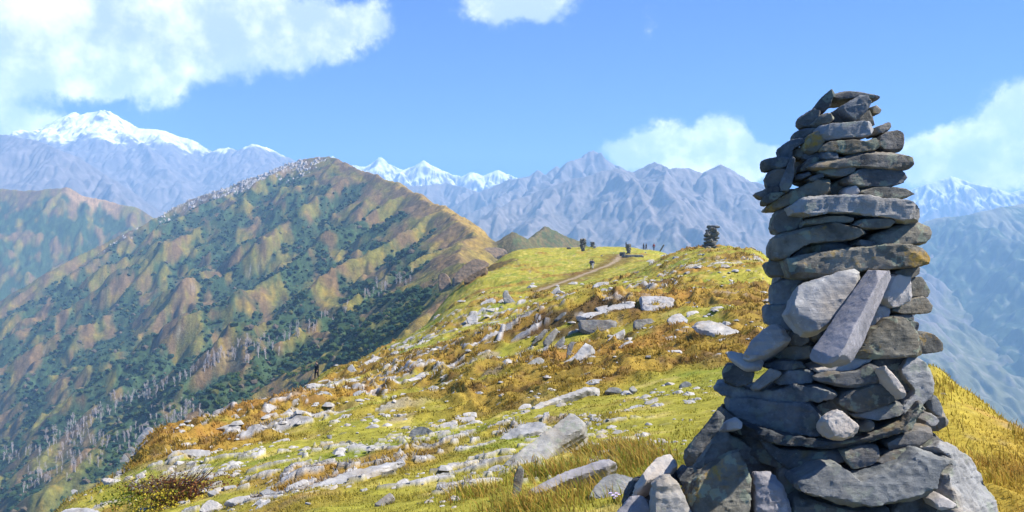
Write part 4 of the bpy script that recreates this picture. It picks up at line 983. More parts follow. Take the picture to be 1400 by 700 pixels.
# (zoom, material, extra tilt, depth factor, outline, label, group)
HERO = [
 ('L','crag',1.2,.5,[(50,378),(70,345),(110,310),(160,283),(208,300),(195,325),(140,352),(110,372),(80,395)],'dark broken crag under the left end of the green meadow','dark crags at the meadow end'),
 ('L','crag',1.2,.5,[(-5,352),(20,345),(42,360),(46,400),(20,425),(0,415)],'lower dark crag on the slope left of the broken crag','dark crags at the meadow end'),
 ('L','crag',.7,.4,[(160,268),(200,240),(240,236),(270,240),(287,256),(230,282),(180,287)],'dark heathery rock at the top of the broken crag','dark crags at the meadow end'),
 ('L','crag',1.2,.5,[(100,372),(150,345),(200,320),(190,345),(150,372),(110,395)],'thin dark ledge directly below the broken crag','dark crags at the meadow end'),
 ('A','field',.45,.35,[(475,80),(590,86),(700,95),(718,150),(640,165),(530,190),(495,170)],'big flat pale slab tilted up on top of the outcrop, clean four-sided face',OUT),
 ('A','field',.40,.30,[(45,215),(130,195),(200,190),(280,150),(360,120),(440,110),(430,160),(330,210),(230,240),(100,245)],'long pale ledge slab with a dark broken underside left of the four-sided slab',OUT),
 ('A','field_dark',1.6,.5,[(60,235),(230,240),(320,235),(300,290),(270,325),(180,335),(80,320)],'dark shaded rock under the long pale ledge slab',OUT),  # shade beneath the ledge is put into the darker slate colour
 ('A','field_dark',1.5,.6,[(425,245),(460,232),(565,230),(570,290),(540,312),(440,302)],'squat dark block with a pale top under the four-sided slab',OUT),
 ('A','field',.45,.25,[(660,230),(740,188),(800,240),(790,290),(700,310),(680,290)],'pale cracked slab right of the squat dark block',OUT),
 ('A','field',.35,.3,[(790,205),(870,196),(885,230),(840,245),(795,238)],'small grey rounded slab touching the pale cracked slab',OUT),
 ('A','field',.40,.12,[(820,250),(900,244),(990,243),(1140,310),(1220,350),(1190,410),(1120,390),(950,320),(870,300)],'longest bleached slab, sloping down to the left side of the cairn',OUT),
 ('A','field',.4,.2,[(995,390),(1060,385),(1105,430),(1050,440)],'small white slab just below the lower end of the longest bleached slab',OUT),
 ('A','field',.7,.4,[(245,372),(300,335),(370,298),(365,330),(330,355),(290,382)],'wedge-shaped pale rock pointing up to the squat dark block',OUT),
 ('A','field',.6,.4,[(325,422),(370,392),(420,375),(425,395),(345,437)],'narrow pale rock lying below the wedge-shaped rock',OUT),
 ('A','field',.5,.35,[(650,355),(700,340),(780,355),(770,382),(660,388)],'low pale rock in the grass under the pale cracked slab',OUT),
 ('A','field_dark',2.5,.7,[(833,502),(842,472),(857,480),(858,522),(838,524)],'tiny upright dark stone standing in the lime turf beside the cairn',MID),
 ('A','field_dark',2.0,.7,[(792,488),(800,464),(818,468),(820,490)],'tiny squat stone next to the upright dark stone',MID),
 ('A','slate_blue',1.0,.7,[(745,680),(770,660),(805,655),(825,670),(828,702),(760,704)],'small blue grey stone alone on the turf above the tall dry grass',MID),
 ('A','field',.3,.3,[(540,520),(580,495),(620,520),(560,532)],'small flat stone, left of two pale flat stones on the turf',MID),
 ('A','field',.3,.3,[(640,520),(740,514),(770,530),(660,534)],'long flat stone, right of two pale flat stones on the turf',MID),
 ('A','field',.3,.3,[(610,557),(650,547),(680,565),(620,572)],'thin flat stone just below the two pale flat stones',MID),
 ('A','field',.5,.4,[(170,150),(220,140),(330,130),(300,150),(200,190)],'weathered grey slab behind the long pale ledge slab',OUT),
 ('A','field_dark',.6,.4,[(780,120),(830,108),(860,125),(800,150)],'grey stone behind the small rounded slab',OUT),
 ('B','field',.5,.4,[(100,327),(170,285),(250,258),(275,290),(200,300),(110,347)],'long grey slab left of the upright pale rock at the meadow edge','rocks at the edge of the green meadow'),
 ('B','field',1.2,.4,[(140,332),(260,290),(258,327),(162,344)],'pale side of rock under the long grey slab at the meadow edge','rocks at the edge of the green meadow'),
 ('B','grey',2.0,.5,[(330,215),(372,180),(395,235),(460,310),(450,350),(400,335),(345,302)],'upright pointed grey rock at the edge of the green meadow','rocks at the edge of the green meadow'),
 ('B','field',.8,.5,[(280,300),(330,270),(345,312),(300,322)],'small rock against the left foot of the upright pointed rock','rocks at the edge of the green meadow'),
 ('B','field',.6,.5,[(470,320),(500,295),(550,300),(540,325),(480,340)],'small pale rock right of the upright pointed rock','rocks at the edge of the green meadow'),
 ('B','field',1.6,.35,[(760,272),(820,215),(872,173),(882,250),(840,262)],'pointed white rock standing on the crest of the brown mound','rocks of the brown mound'),
 ('B','field_dark',.9,.4,[(480,502),(560,450),(632,425),(610,465),(500,527)],'narrow grey slab lying on the left flank of the brown mound','rocks of the brown mound'),
 ('B','field',.3,.3,[(165,385),(220,372),(290,362),(330,385),(260,405)],'flat white stone below the long grey slab at the meadow edge','rocks at the edge of the green meadow'),
 ('B','field',.9,.5,[(-20,450),(30,425),(60,420),(95,440),(80,490),(0,512)],'grey boulder left of the flat white stone','rocks at the edge of the green meadow'),
 ('B','field_dark',1.2,.4,[(820,472),(890,410),(942,395),(930,430),(850,482)],'dark split rock high on the right of the brown mound','rocks of the brown mound'),
 ('B','field',.9,.5,[(460,460),(480,420),(540,425),(530,450),(480,470)],'small pale rock above the narrow grey slab on the mound','rocks of the brown mound'),
 ('B','field',.9,.5,[(1180,150),(1250,110),(1350,105),(1330,140),(1240,175)],'pale rocks lying where the meadow meets the golden slope','rocks at the edge of the green meadow'),
 ('C','field_dark',1.6,.3,[(245,167),(300,100),(350,50),(374,55),(320,130),(270,162)],'leftmost of the three slanting dark strata ribs in the mound','rocks of the brown mound'),
 ('C','field_dark',1.6,.3,[(325,167),(380,95),(432,43),(450,60),(400,150),(350,192)],'middle and widest of the three slanting strata ribs in the mound','rocks of the brown mound'),
 ('C','field_dark',1.6,.3,[(385,225),(440,150),(492,108),(502,130),(470,190),(400,252)],'rightmost of the three slanting strata ribs in the mound','rocks of the brown mound'),
 ('C','field_dark',2.0,.4,[(520,170),(542,148),(572,143),(530,262),(503,292)],'thin steep rock blade right of the three strata ribs','rocks of the brown mound'),
 ('C','grey',1.2,.45,[(175,362),(220,310),(270,273),(322,256),(347,290),(250,382)],'broad striped rock at the lower left foot of the mound','rocks of the brown mound'),
 ('C','field',.9,.25,[(410,387),(480,335),(560,290),(650,190),(722,240),(640,310),(520,370),(430,412)],'long layered pale rock running down the right foot of the mound','rocks of the brown mound'),
 ('C','field',.40,.30,[(235,628),(300,598),(390,560),(540,515),(690,468),(742,472),(720,492),(540,547),(400,592),(250,662)],'long thin pale slab lying like a plank across the turf',MID),
 ('C','field',.4,.5,[(630,522),(700,488),(770,490),(775,512),(700,524)],'pale stone at the right end of the plank-like slab',MID),
 ('C','field_dark',.7,.6,[(790,512),(830,480),(890,483),(922,500),(890,524)],'dark mossy stone right of the plank-like slab',MID),
 ('C','grey',.8,.6,[(968,492),(1000,468),(1032,500),(1000,518)],'round grey stone, second to the right of the plank-like slab',MID),
 ('C','field_dark',.8,.5,[(120,462),(150,425),(217,445),(170,477)],'dark pyramid-shaped stone left of the mound foot',MID),
 ('C','field',.5,.4,[(320,442),(350,413),(407,430),(360,457)],'pale stone with a dark side right of the pyramid-shaped stone',MID),
 ('C','field_dark',.7,.4,[(608,432),(690,403),(712,415),(640,447)],'thin dark brown rock above the plank-like slab',MID),
 ('C','field',.3,.3,[(968,627),(1020,612),(1072,607),(1077,622),(990,642)],'flat white stone in the orange grass left of the cairn',MID),
 ('C','field',.3,.4,[(150,640),(190,605),(250,603),(235,630),(170,650)],'flat pale stone at the left end of the plank-like slab',MID),
 ('D','field',.45,.25,[(235,515),(300,480),(390,488),(407,540),(330,562),(280,552)],'biggest white slab of the slab field below the walker in black',PAV),
 ('D','field',.35,.25,[(190,432),(250,408),(382,430),(372,452),(240,454)],'long white slab directly below the walker in black',PAV),
 ('D','field',.30,.2,[(90,482),(160,468),(242,468),(242,502),(120,504)],'white slab at the left end of the slab field',PAV),
 ('D','field',.4,.25,[(285,392),(350,368),(388,370),(350,422),(310,424)],'white slab just right of the walker in black',PAV),
 ('D','field',.4,.3,[(412,468),(480,420),(547,408),(532,442),(460,474)],'slab with a brown tuft below it in the middle of the slab field',PAV),
 ('D','field',.5,.3,[(548,472),(612,448),(622,492),(565,507)],'pale square rock at the right end of the slab field',PAV),
 ('D','field',1.4,.4,[(505,305),(542,268),(587,330),(570,340),(528,337)],'small upright triangular rock right of the walker in black',PAV),
 ('D','field',.6,.18,[(570,285),(640,245),(742,188),(748,210),(690,262),(600,305)],'long slab rising to a dark pointed end behind the triangular rock',PAV),
 ('D','field',.4,.25,[(368,352),(440,320),(492,303),(482,330),(400,362)],'thin pale slab joining the triangular rock to the walker',PAV),
 ('D','field',.9,.4,[(0,652),(40,615),(82,583),(120,630),(60,662),(0,682)],'pale triangular rock standing in the turf below the slab field',LOW),
 ('D','field',.35,.3,[(938,372),(1030,348),(1112,323),(1107,350),(1000,387)],'long white slab alone on the right turf of the walker','stones on the turf right of the walker'),
 ('D','grey',.7,.5,[(1138,312),(1180,290),(1227,283),(1232,320),(1180,327)],'grey rock at the right end of the long lone slab','stones on the turf right of the walker'),
 ('D','field',.6,.4,[(1118,374),(1150,328),(1172,350),(1132,384)],'small white stone between the lone slab and the grey rock','stones on the turf right of the walker'),
 ('D','field',.5,.4,[(828,178),(880,157),(892,185),(850,192)],'pale stone on the ridge edge above the walker','stones on the ridge edge'),
 ('D','field',.7,.4,[(928,132),(995,117),(992,155),(940,154)],'square pale rock on the ridge edge, right of three','stones on the ridge edge'),
 ('D','field',.4,.3,[(826,135),(870,115),(912,108),(912,137),(840,142)],'long flat pale rock on the ridge edge, left of three','stones on the ridge edge'),
 ('D','field',.5,.3,[(1018,114),(1050,92),(1088,78),(1052,117),(1030,127)],'narrow pale rock on the ridge edge above the square one','stones on the ridge edge'),
 ('D','field',.6,.3,[(915,95),(980,53),(1022,63),(932,113)],'slanting pale rock on the ridge edge, topmost of the group','stones on the ridge edge'),
 ('D','field',.4,.4,[(1308,94),(1345,82),(1372,80),(1377,100),(1330,104)],'white stone on the tussock slope far right of the walker','stones on the turf right of the walker'),
 ('D','field',.5,.4,[(1273,158),(1310,148),(1317,170),(1285,172)],'small white stone below the white stone on the tussock slope','stones on the turf right of the walker'),
 ('D','field',.5,.3,[(1083,208),(1142,183),(1142,200),(1100,220)],'narrow white stone in brown tussocks above the lone slab','stones on the turf right of the walker'),
 ('E','field',1.2,.5,[(638,98),(655,92),(687,93),(712,160),(660,202),(590,212),(570,180)],'pale top rock of the outcrop on the left ridge edge',LOW),
 ('E','field_dark',1.2,.5,[(488,264),(530,228),(582,270),(520,302),(468,302)],'middle rock of the outcrop on the left ridge edge',LOW),
 ('E','field_dark',1.6,.5,[(428,374),(450,320),(482,278),(512,310),(470,352)],'dark lowest rock of the outcrop on the left ridge edge',LOW),
 ('E','field_dark',1.6,.5,[(530,235),(560,175),(620,130),(640,150),(590,210)],'dark rib between the top and middle rock of the left outcrop',LOW),
 ('E','field',.45,.3,[(853,283),(900,220),(967,213),(932,262),(870,297)],'pale leaf-shaped slab on the orange slope',LOW),
 ('E','field',.4,.3,[(668,304),(700,282),(747,263),(752,285),(690,314)],'pale flat stone left of the leaf-shaped slab',LOW),
 ('E','field',.8,.5,[(758,173),(785,153),(802,180),(770,187)],'small stone above the flat stone on the orange slope',LOW),
 ('E','field',.9,.5,[(1145,115),(1220,80),(1330,78),(1332,150),(1240,152),(1220,112)],'bright jumbled block with a dark hollow on its left',LOW),
 ('E','field',.4,.3,[(1190,192),(1240,165),(1312,163),(1252,202)],'pale slab in front of the bright jumbled block',LOW),
 ('E','field',1.2,.5,[(1243,50),(1270,20),(1302,0),(1347,42),(1300,67)],'pointed grey rock above the bright jumbled block',LOW),
 ('E','field',1.2,.6,[(558,457),(620,438),(657,500),(600,522)],'pale faced block leaning beside the brown bush',LOW),
 ('E','slate',1.6,.6,[(503,522),(540,498),(572,540),(530,564)],'dark block touching the pale faced block left of the bush',LOW),
 ('E','field',1.0,.6,[(453,442),(480,423),(492,455),(465,464)],'small upright white stone above the dark block',LOW),
 ('E','field',.35,.25,[(308,503),(340,510),(462,518),(462,557),(390,552),(330,537)],'long pale broken slab on the orange slope left of the bush',LOW),
 ('E','field',.35,.3,[(10,705),(30,680),(80,658),(160,665),(250,680),(330,705),(340,760),(20,760)],'big white slab cut by the bottom edge at the lower left corner',LOW),
 ('E','field',.7,.4,[(1028,694),(1070,640),(1112,603),(1197,640),(1160,672),(1070,704)],'white block at the bottom edge right of the bush',LOW),
 ('E','field_dark',.9,.5,[(938,564),(980,514),(1092,518),(1097,560),(1000,584)],'brown stone with a shaded left end right of the bush',LOW),
 ('E','field',.5,.4,[(1088,553),(1130,538),(1182,550),(1140,577)],'pale stone touching the brown stone with a shaded end',LOW),
 ('E','field',.35,.35,[(1207,513),(1300,498),(1312,515),(1230,532)],'flat white stone right of the brown stone',LOW),
 ('E','field',.30,.25,[(1217,624),(1300,588),(1402,578),(1402,602),(1300,634)],'long flat white slab above the white block',LOW),
 ('E','field',.6,.5,[(858,324),(960,308),(1102,308),(1112,345),(1050,362),(950,352),(880,350)],'wide white ledge with a black cavity under its left end',LOW),
 ('E','field',.35,.3,[(1108,293),(1170,273),(1197,290),(1150,307)],'pale stone right of the wide white ledge',LOW),
 ('E','field',.5,.4,[(1188,388),(1230,368),(1262,380),(1220,402)],'grey white stone below the stone by the wide ledge',LOW),
 ('E','field',.5,.4,[(42,583),(110,543),(142,555),(80,592)],'pale rock on the ridge edge near the lower left corner',LOW),
 ('H','slate_blue',.9,.6,[(1045,140),(1070,115),(1092,103),(1132,98),(1207,140),(1150,177),(1070,182)],'rounded dark grey boulder in the middle of the turf',MID),
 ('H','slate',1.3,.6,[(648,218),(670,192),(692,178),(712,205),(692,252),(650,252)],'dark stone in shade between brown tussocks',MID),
 ('H','field',.10,.05,[(320,527),(400,490),(480,453),(590,410),(700,368),(830,338),(1020,288),(1022,312),(860,372),(720,432),(560,472),(400,512)],'long smooth grey bedrock strip flush with the turf',MID),
 ('H','field',.4,.35,[(638,388),(680,355),(722,333),(737,350),(660,392)],'tan slab at the upper edge of the bedrock strip',MID),
 ('H','field',.4,.3,[(298,468),(360,438),(432,413),(442,430),(310,492)],'narrow pale slab left of the bedrock strip',MID),
 ('H','field',.5,.4,[(555,510),(585,480),(617,458),(602,512)],'pale triangular stone below the bedrock strip',MID),
 ('H','field',.6,.5,[(938,484),(980,445),(1022,423),(1052,440),(1000,477),(950,492)],'pale rounded rock under the dark tussock',MID),
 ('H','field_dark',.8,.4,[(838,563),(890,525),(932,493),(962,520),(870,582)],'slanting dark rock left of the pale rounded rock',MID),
 ('H','field',.7,.5,[(118,598),(165,565),(212,538),(217,570),(150,607)],'white rock near the bottom edge left of the bedrock strip',MID),
 ('H','field',.35,.3,[(148,498),(200,468),(272,500),(170,507)],'flat pale rock above the white rock near the bottom edge',MID),
 ('H','field',.35,.3,[(178,233),(250,200),(322,173),(332,190),(200,237)],'thin pale slab on the open lime turf',MID),
 ('H','grey',.5,.4,[(1283,203),(1340,170),(1392,148),(1402,180),(1300,212)],'grey slab right of the rounded dark boulder',MID),
 ('H','field',.4,.4,[(1193,103),(1260,80),(1322,68),(1332,90),(1240,112)],'pale slab behind the rounded dark boulder',MID),
 ('K','grey',.75,.5,[(288,492),(330,440),(410,382),(490,330),(560,273),(620,277),(677,285),(620,342),(530,392),(480,462),(430,527),(330,532)],'largest grey boulder of the foreground, tilted flat face beside dry grass','foreground boulders'),
 ('K','slate',3.0,.6,[(328,545),(350,498),(372,520),(357,600),(318,655)],'thin dark stone post propping the largest grey boulder','foreground boulders'),
 ('K','purple',.9,.4,[(383,602),(420,580),(530,530),(640,488),(742,463),(767,480),(720,512),(560,562),(470,602),(388,645)],'long violet grey beam-shaped slab in front of the largest grey boulder','foreground boulders'),
 ('K','grey',.9,.5,[(650,620),(690,570),(740,528),(852,543),(862,590),(790,642),(650,645)],'pale lichened boulder between the beam-shaped slab and the cairn','foreground boulders'),
 ('K','field',.35,.25,[(228,403),(280,360),(350,325),(422,298),(482,308),(440,347),(330,372),(270,407)],'broad pale slab behind the largest grey boulder','foreground boulders'),
 ('K','field',.35,.25,[(208,513),(240,498),(272,488),(312,530),(220,547)],'white slab at the left foot of the largest grey boulder','foreground boulders'),
 ('K','field',.25,.2,[(48,578),(110,562),(172,553),(182,582),(60,592)],'flat pale slab near the bottom edge left of the boulder','foreground boulders'),
 ('K','field',.35,.3,[(178,472),(240,463),(282,490),(190,502)],'small pale slab above the white slab at the boulder foot','foreground boulders'),
 ('K','field',.4,.3,[(0,322),(35,308),(72,303),(82,320),(20,337)],'flat pale stone in the rock patch left of the boulder','foreground boulders'),
 ('K','field',.5,.4,[(38,394),(75,372),(112,358),(132,375),(60,407)],'pale stone with a dark side in the rock patch left of the boulder','foreground boulders'),
 ('K','field',.4,.3,[(58,297),(150,283),(157,305),(80,312)],'wide pale stone at the back of the rock patch left of the boulder','foreground boulders'),
 ('K','field',.3,.3,[(100,273),(130,266),(162,266),(162,282),(110,285)],'small white stone behind the rock patch left of the boulder','foreground boulders'),
 ('K','field',.3,.35,[(693,292),(735,283),(732,302),(700,304)],'pale stone in front of the orange grass above the boulder','foreground boulders'),
]
def ground_grad(x, y, e=1.5):
    a = hgt(np.array([x+e, x-e, x, x]), np.array([y, y, y+e, y-e]), False)
    return (a[0]-a[1])/(2*e), (a[2]-a[3])/(2*e)

def build_hero_rocks():
    placed = []
    for i, (zf, mat, e, dpf, pts, lab, grp) in enumerate(HERO):
        ox, oy, s = ZF[zf]; poly = [(ox+a/s, oy+b/s) for a, b in pts]
        cu, cv = sum(p[0] for p in poly)/len(poly), sum(p[1] for p in poly)/len(poly); poly = [(cu+(a-cu)*1.07, cv+(b-cv)*1.12-.4) for a, b in poly]
        us = [p[0] for p in poly]; vs = [p[1] for p in poly]
        um = (min(us)+max(us))/2; low = max(range(len(poly)), key=lambda k: vs[k])
        c = cast(.5*um+.5*us[low], max(vs)-.15*(max(vs)-min(vs)))
        if c is None: print('no ground', lab); continue
        x0, y0, z0 = c; gx, gy = ground_grad(x0, y0, max(.6, y0*.02))
        t = (V0-max(vs))/F; zz = t*y0
        sl = gy+e; lean = 1/max(sl, .05) if sl > 0 else 10
        lean = min(lean, 6.0); skew = -gx*lean*.6
        P3 = plane_pts(poly, y0, lean, max(-2, min(2, skew)), ((us[low]-U0)/F*y0, zz))
        dz = float(np.median(hgt(P3[:, 0], P3[:, 1])-P3[:, 2])); P3[:, 2] += max(0, min(dz+.05*np.ptp(P3[:, 0]), .9))
        nrm = np.array([max(-2, min(2, skew)), -1, lean]); nrm = nrm/np.linalg.norm(nrm)
        wid = np.ptp(P3[:, 0]); ext = np.sort(np.ptp(P3, 0))
        dep = max(.10, dpf*min(wid, ext[-1]*.8))+.02*wid
        size = max(ext[-1], .1)
        vox = max(size/42, .0009*y0*.9, .008)
        vox = min(vox, dep/3.2)
        o = stone_from_plane('rock' if dpf > .35 else 'slate_rock', P3, nrm, dep, vox, 1000+i, MAT[mat], None, amp=.03, samp=.02, bulge=.10, strat=tuple(nrm), taper=.9)
        if o is None: continue
        tag(o, lab, 'rock', grp, 'thing')
        placed.append((x0, y0, wid))
    return placed

def rock_protos(k=12):
    out = []
    for i in range(k):
        rng = np.random.default_rng(50+i); n = 8
        a = np.sort(rng.uniform(0, 2*np.pi, n)); r = rng.uniform(.7, 1.15, n); asp = rng.uniform(.45, .9)
        pts = np.stack([np.cos(a)*r*.5, np.sin(a)*r*.5*asp, rng.uniform(-.04, .06, n)], 1)
        th = rng.uniform(.16, .5)
        V = np.concatenate([pts*.86+[0, 0, th*.5], pts*[1, 1, 0]+[0, 0, th*.2], pts*.9-[0, 0, th*.5]]); k_ = n
        fs = [list(range(n)), list(range(2*n, 3*n))[::-1]]
        for q in range(2):
            for b in range(n):
                j = (b+1) % n; fs.append([q*n+j, q*n+b, (q+1)*n+b, (q+1)*n+j])
        co, f = remesh_np(V, fs, .045, 0); co = roughen(co, f, 700+i, .8, (0, 0, 1), .05, .03)
        m = np_mesh('rock', co, f); out.append(m)
    return out

SCATTER = [ # (u range, v range, count, px size range, label)
 ((395, 560), (520, 575), 46, (5, 15), 'small white stone among the slab field below the walker in black'),
 ((150, 400), (590, 695), 34, (5, 14), 'small pale stone on the orange lower left slope of the ridge'),
 ((330, 640), (585, 695), 46, (5, 14), 'small bleached stone on the foreground turf left of the grey boulder'),
 ((560, 760), (480, 575), 26, (4, 11), 'small stone on the turf between the brown mound and the ridge edge'),
 ((690, 880), (395, 470), 28, (4, 12), 'small rock half buried in the brown mound'),
 ((870, 1050), (345, 440), 40, (4, 12), 'small pale rock on the golden knoll under the far cairn'),
 ((800, 990), (455, 560), 24, (4, 10), 'small pale stone on the lime turf left of the cairn'),
 ((640, 900), (345, 400), 24, (2, 7), 'tiny pale stone on the far green meadow'),
 ((560, 700), (400, 480), 18, (4, 10), 'small pale rock along the ridge edge above the slope'),
]
def build_scatter():
    rng = np.random.default_rng(12); pr = rock_protos()
    fm = [MAT['field'], MAT['field_dark']]
    both = []
    for m in pr:
        a = m; a.materials.append(MAT['field']); b = m.copy(); b.materials.clear(); b.materials.append(MAT['field_dark']); both.append((a, b))
    for (u0, u1), (v0, v1), n, (s0, s1), lab in SCATTER:
        n = int(n*.8)
        us = rng.uniform(u0, u1, n); vs = rng.uniform(v0, v1, n)
        for (c, u, v) in zip(cast_many(us, vs), us, vs):
            if c is None or c[1] > 260: continue
            x, y = c; px = s0+(s1-s0)*rng.random()**2.2
            size = px/F*y*1.25; z = float(hgt(np.array([x]), np.array([y]))[0])
            gx, gy = ground_grad(x, y)
            o = bpy.data.objects.new('rock', both[rng.integers(len(both))][0 if rng.random() < .78 else 1]); COL.objects.link(o)
            nrm = Vector((-gx, -gy, 1)).normalized(); q = nrm.to_track_quat('Z', 'Y')
            from mathutils import Euler
            o.rotation_mode = 'QUATERNION'
            o.rotation_quaternion = q @ Euler((rng.normal()*.28, rng.normal()*.28, rng.uniform(0, 6.28))).to_quaternion()
            o.scale = (size*rng.uniform(.8, 1.25), size*rng.uniform(.8, 1.2), size*rng.uniform(.45, .95)); o.location = (x, y, z-size*.02)
            tag(o, lab, 'rock', lab.replace('small ', '').replace('tiny ', '')+'s' if False else 'small rocks scattered on the ridge', 'thing')

def merge_instances(Vp, Fp, pos, scl, rot, tilt=None):
    """copies of small prototype meshes as one array: pos (n,3), scl (n,3), rot (n,), which prototype by index"""
    pass

def build_scree():
    rng = np.random.default_rng(31)
    Vs, Fs, off = [], [], 0
    n = 5200
    us = rng.uniform(100, 1290, n); ys = np.exp(rng.uniform(math.log(5.5), math.log(120), n)); xs = (us-U0)/F*ys
    keep = fbm(xs/2.2, ys/2.2, 3, 801)+.5*fbm(xs/12, ys/12, 3, 811) > .16
    xs, ys = xs[keep], ys[keep]; zs = hgt(xs, ys); m = len(xs)
    base = np.array([(1, 0, 0), (.3, .9, .05), (-.8, .6, 0), (-1, -.3, .05), (-.1, -1, 0), (.8, -.7, 0), (.5, .1, .42), (-.4, .3, .36), (-.2, -.5, .4)])
    fb = np.array([(0, 1, 6), (1, 7, 6), (1, 2, 7), (2, 3, 7), (3, 8, 7), (3, 4, 8), (4, 5, 8), (5, 6, 8), (5, 0, 6), (6, 7, 8)])
    sc = (.012+.03*rng.random(m)**3)*np.sqrt(ys/8)*ys**.35
    a = rng.uniform(0, 6.28, m); ca, sa = np.cos(a), np.sin(a)
    jit = rng.uniform(.7, 1.3, (m, 9, 3)); b = base[None]*jit
    X = b[..., 0]*ca[:, None]-b[..., 1]*sa[:, None]; Y = b[..., 0]*sa[:, None]+b[..., 1]*ca[:, None]
    V = np.stack([X*sc[:, None]+xs[:, None], Y*sc[:, None]+ys[:, None], b[..., 2]*sc[:, None]+zs[:, None]-.002], -1).reshape(-1, 3)
    Fa = (fb[None]+(np.arange(m)*9)[:, None, None]).reshape(-1, 3)
    tag(link('gravel', np_mesh('gravel', V, Fa, smooth=False), MAT['field']), 'loose chips of bleached slate strewn over the turf', 'gravel', kind='stuff')

def build_summit_rubble():
    """pale boulder field along the west crest of the big hill"""
    rng = np.random.default_rng(8)
    line = np.array(WSPUR[:7]); n = 2600
    t = rng.random(n)**.9*(len(line)-1.001); i = t.astype(int); f = (t-i)[:, None]
    p = line[i]*(1-f)+line[i+1]*f; pk = rng.random(n) > (t/len(line))**1.2*1.1; p = p[pk]; n = len(p)
    x = p[:, 0]+rng.normal(0, 12, n); y = p[:, 1]-np.abs(rng.normal(0, 34, n))+6
    keep = fbm(x/30, y/30, 3, 5) > -.12; x, y = x[keep], y[keep]; m = len(x); z = hgt(x, y)
    base = np.array([(1, 0, -.5), (.3, .9, -.5), (-.8, .6, -.5), (-1, -.3, -.5), (-.1, -1, -.5), (.8, -.7, -.5), (.5, .1, .7), (-.4, .3, .9), (-.2, -.5, .6)])
    fb = np.array([(0, 1, 6), (1, 7, 6), (1, 2, 7), (2, 3, 7), (3, 8, 7), (3, 4, 8), (4, 5, 8), (5, 6, 8), (5, 0, 6), (6, 7, 8)])
    sc = 1.0+3.2*rng.random(m)**2.5
    b = base[None]*rng.uniform(.6, 1.4, (m, 9, 3)); a = rng.uniform(0, 6.28, m); ca, sa = np.cos(a), np.sin(a)
    X = b[..., 0]*ca[:, None]-b[..., 1]*sa[:, None]; Y = b[..., 0]*sa[:, None]+b[..., 1]*ca[:, None]
    V = np.stack([X*sc[:, None]+x[:, None], Y*sc[:, None]+y[:, None], b[..., 2]*sc[:, None]+z[:, None]], -1).reshape(-1, 3)
    Fa = (fb[None]+(np.arange(m)*9)[:, None, None]).reshape(-1, 3)
    tag(link('rubble', np_mesh('rubble', V, Fa, smooth=False), MAT['far_rock']), 'pale boulder field along the left crest of the big hill', 'boulders', kind='stuff')
MAT['far_rock'] = rock_mat('far_rock', (.20, .18, .17), (.46, .43, .41), .3, strata=False, vary=0, bump=.2)

# ------------------------------------------------------------------ grass
def leaf_mat(name, trans=.35, var=.2, rough=.8):
    m = bpy.data.materials.new(name); m.use_nodes = True; nt = m.node_tree; nt.nodes.clear()
    out = N(nt, 'ShaderNodeOutputMaterial'); at = N(nt, 'ShaderNodeVertexColor'); at.layer_name = 'Col'
    d = N(nt, 'ShaderNodeBsdfDiffuse'); t = N(nt, 'ShaderNodeBsdfTranslucent'); mx = N(nt, 'ShaderNodeMixShader'); mx.inputs[0].default_value = trans
    nt.links.new(at.outputs[0], d.inputs[0]); nt.links.new(at.outputs[0], t.inputs[0])
    nt.links.new(d.outputs[0], mx.inputs[1]); nt.links.new(t.outputs[0], mx.inputs[2]); nt.links.new(mx.outputs[0], out.inputs[0])
    return m
MAT['grass'] = leaf_mat('grass_blades', .4)
MAT['leaf'] = leaf_mat('shrub_leaves', .25)

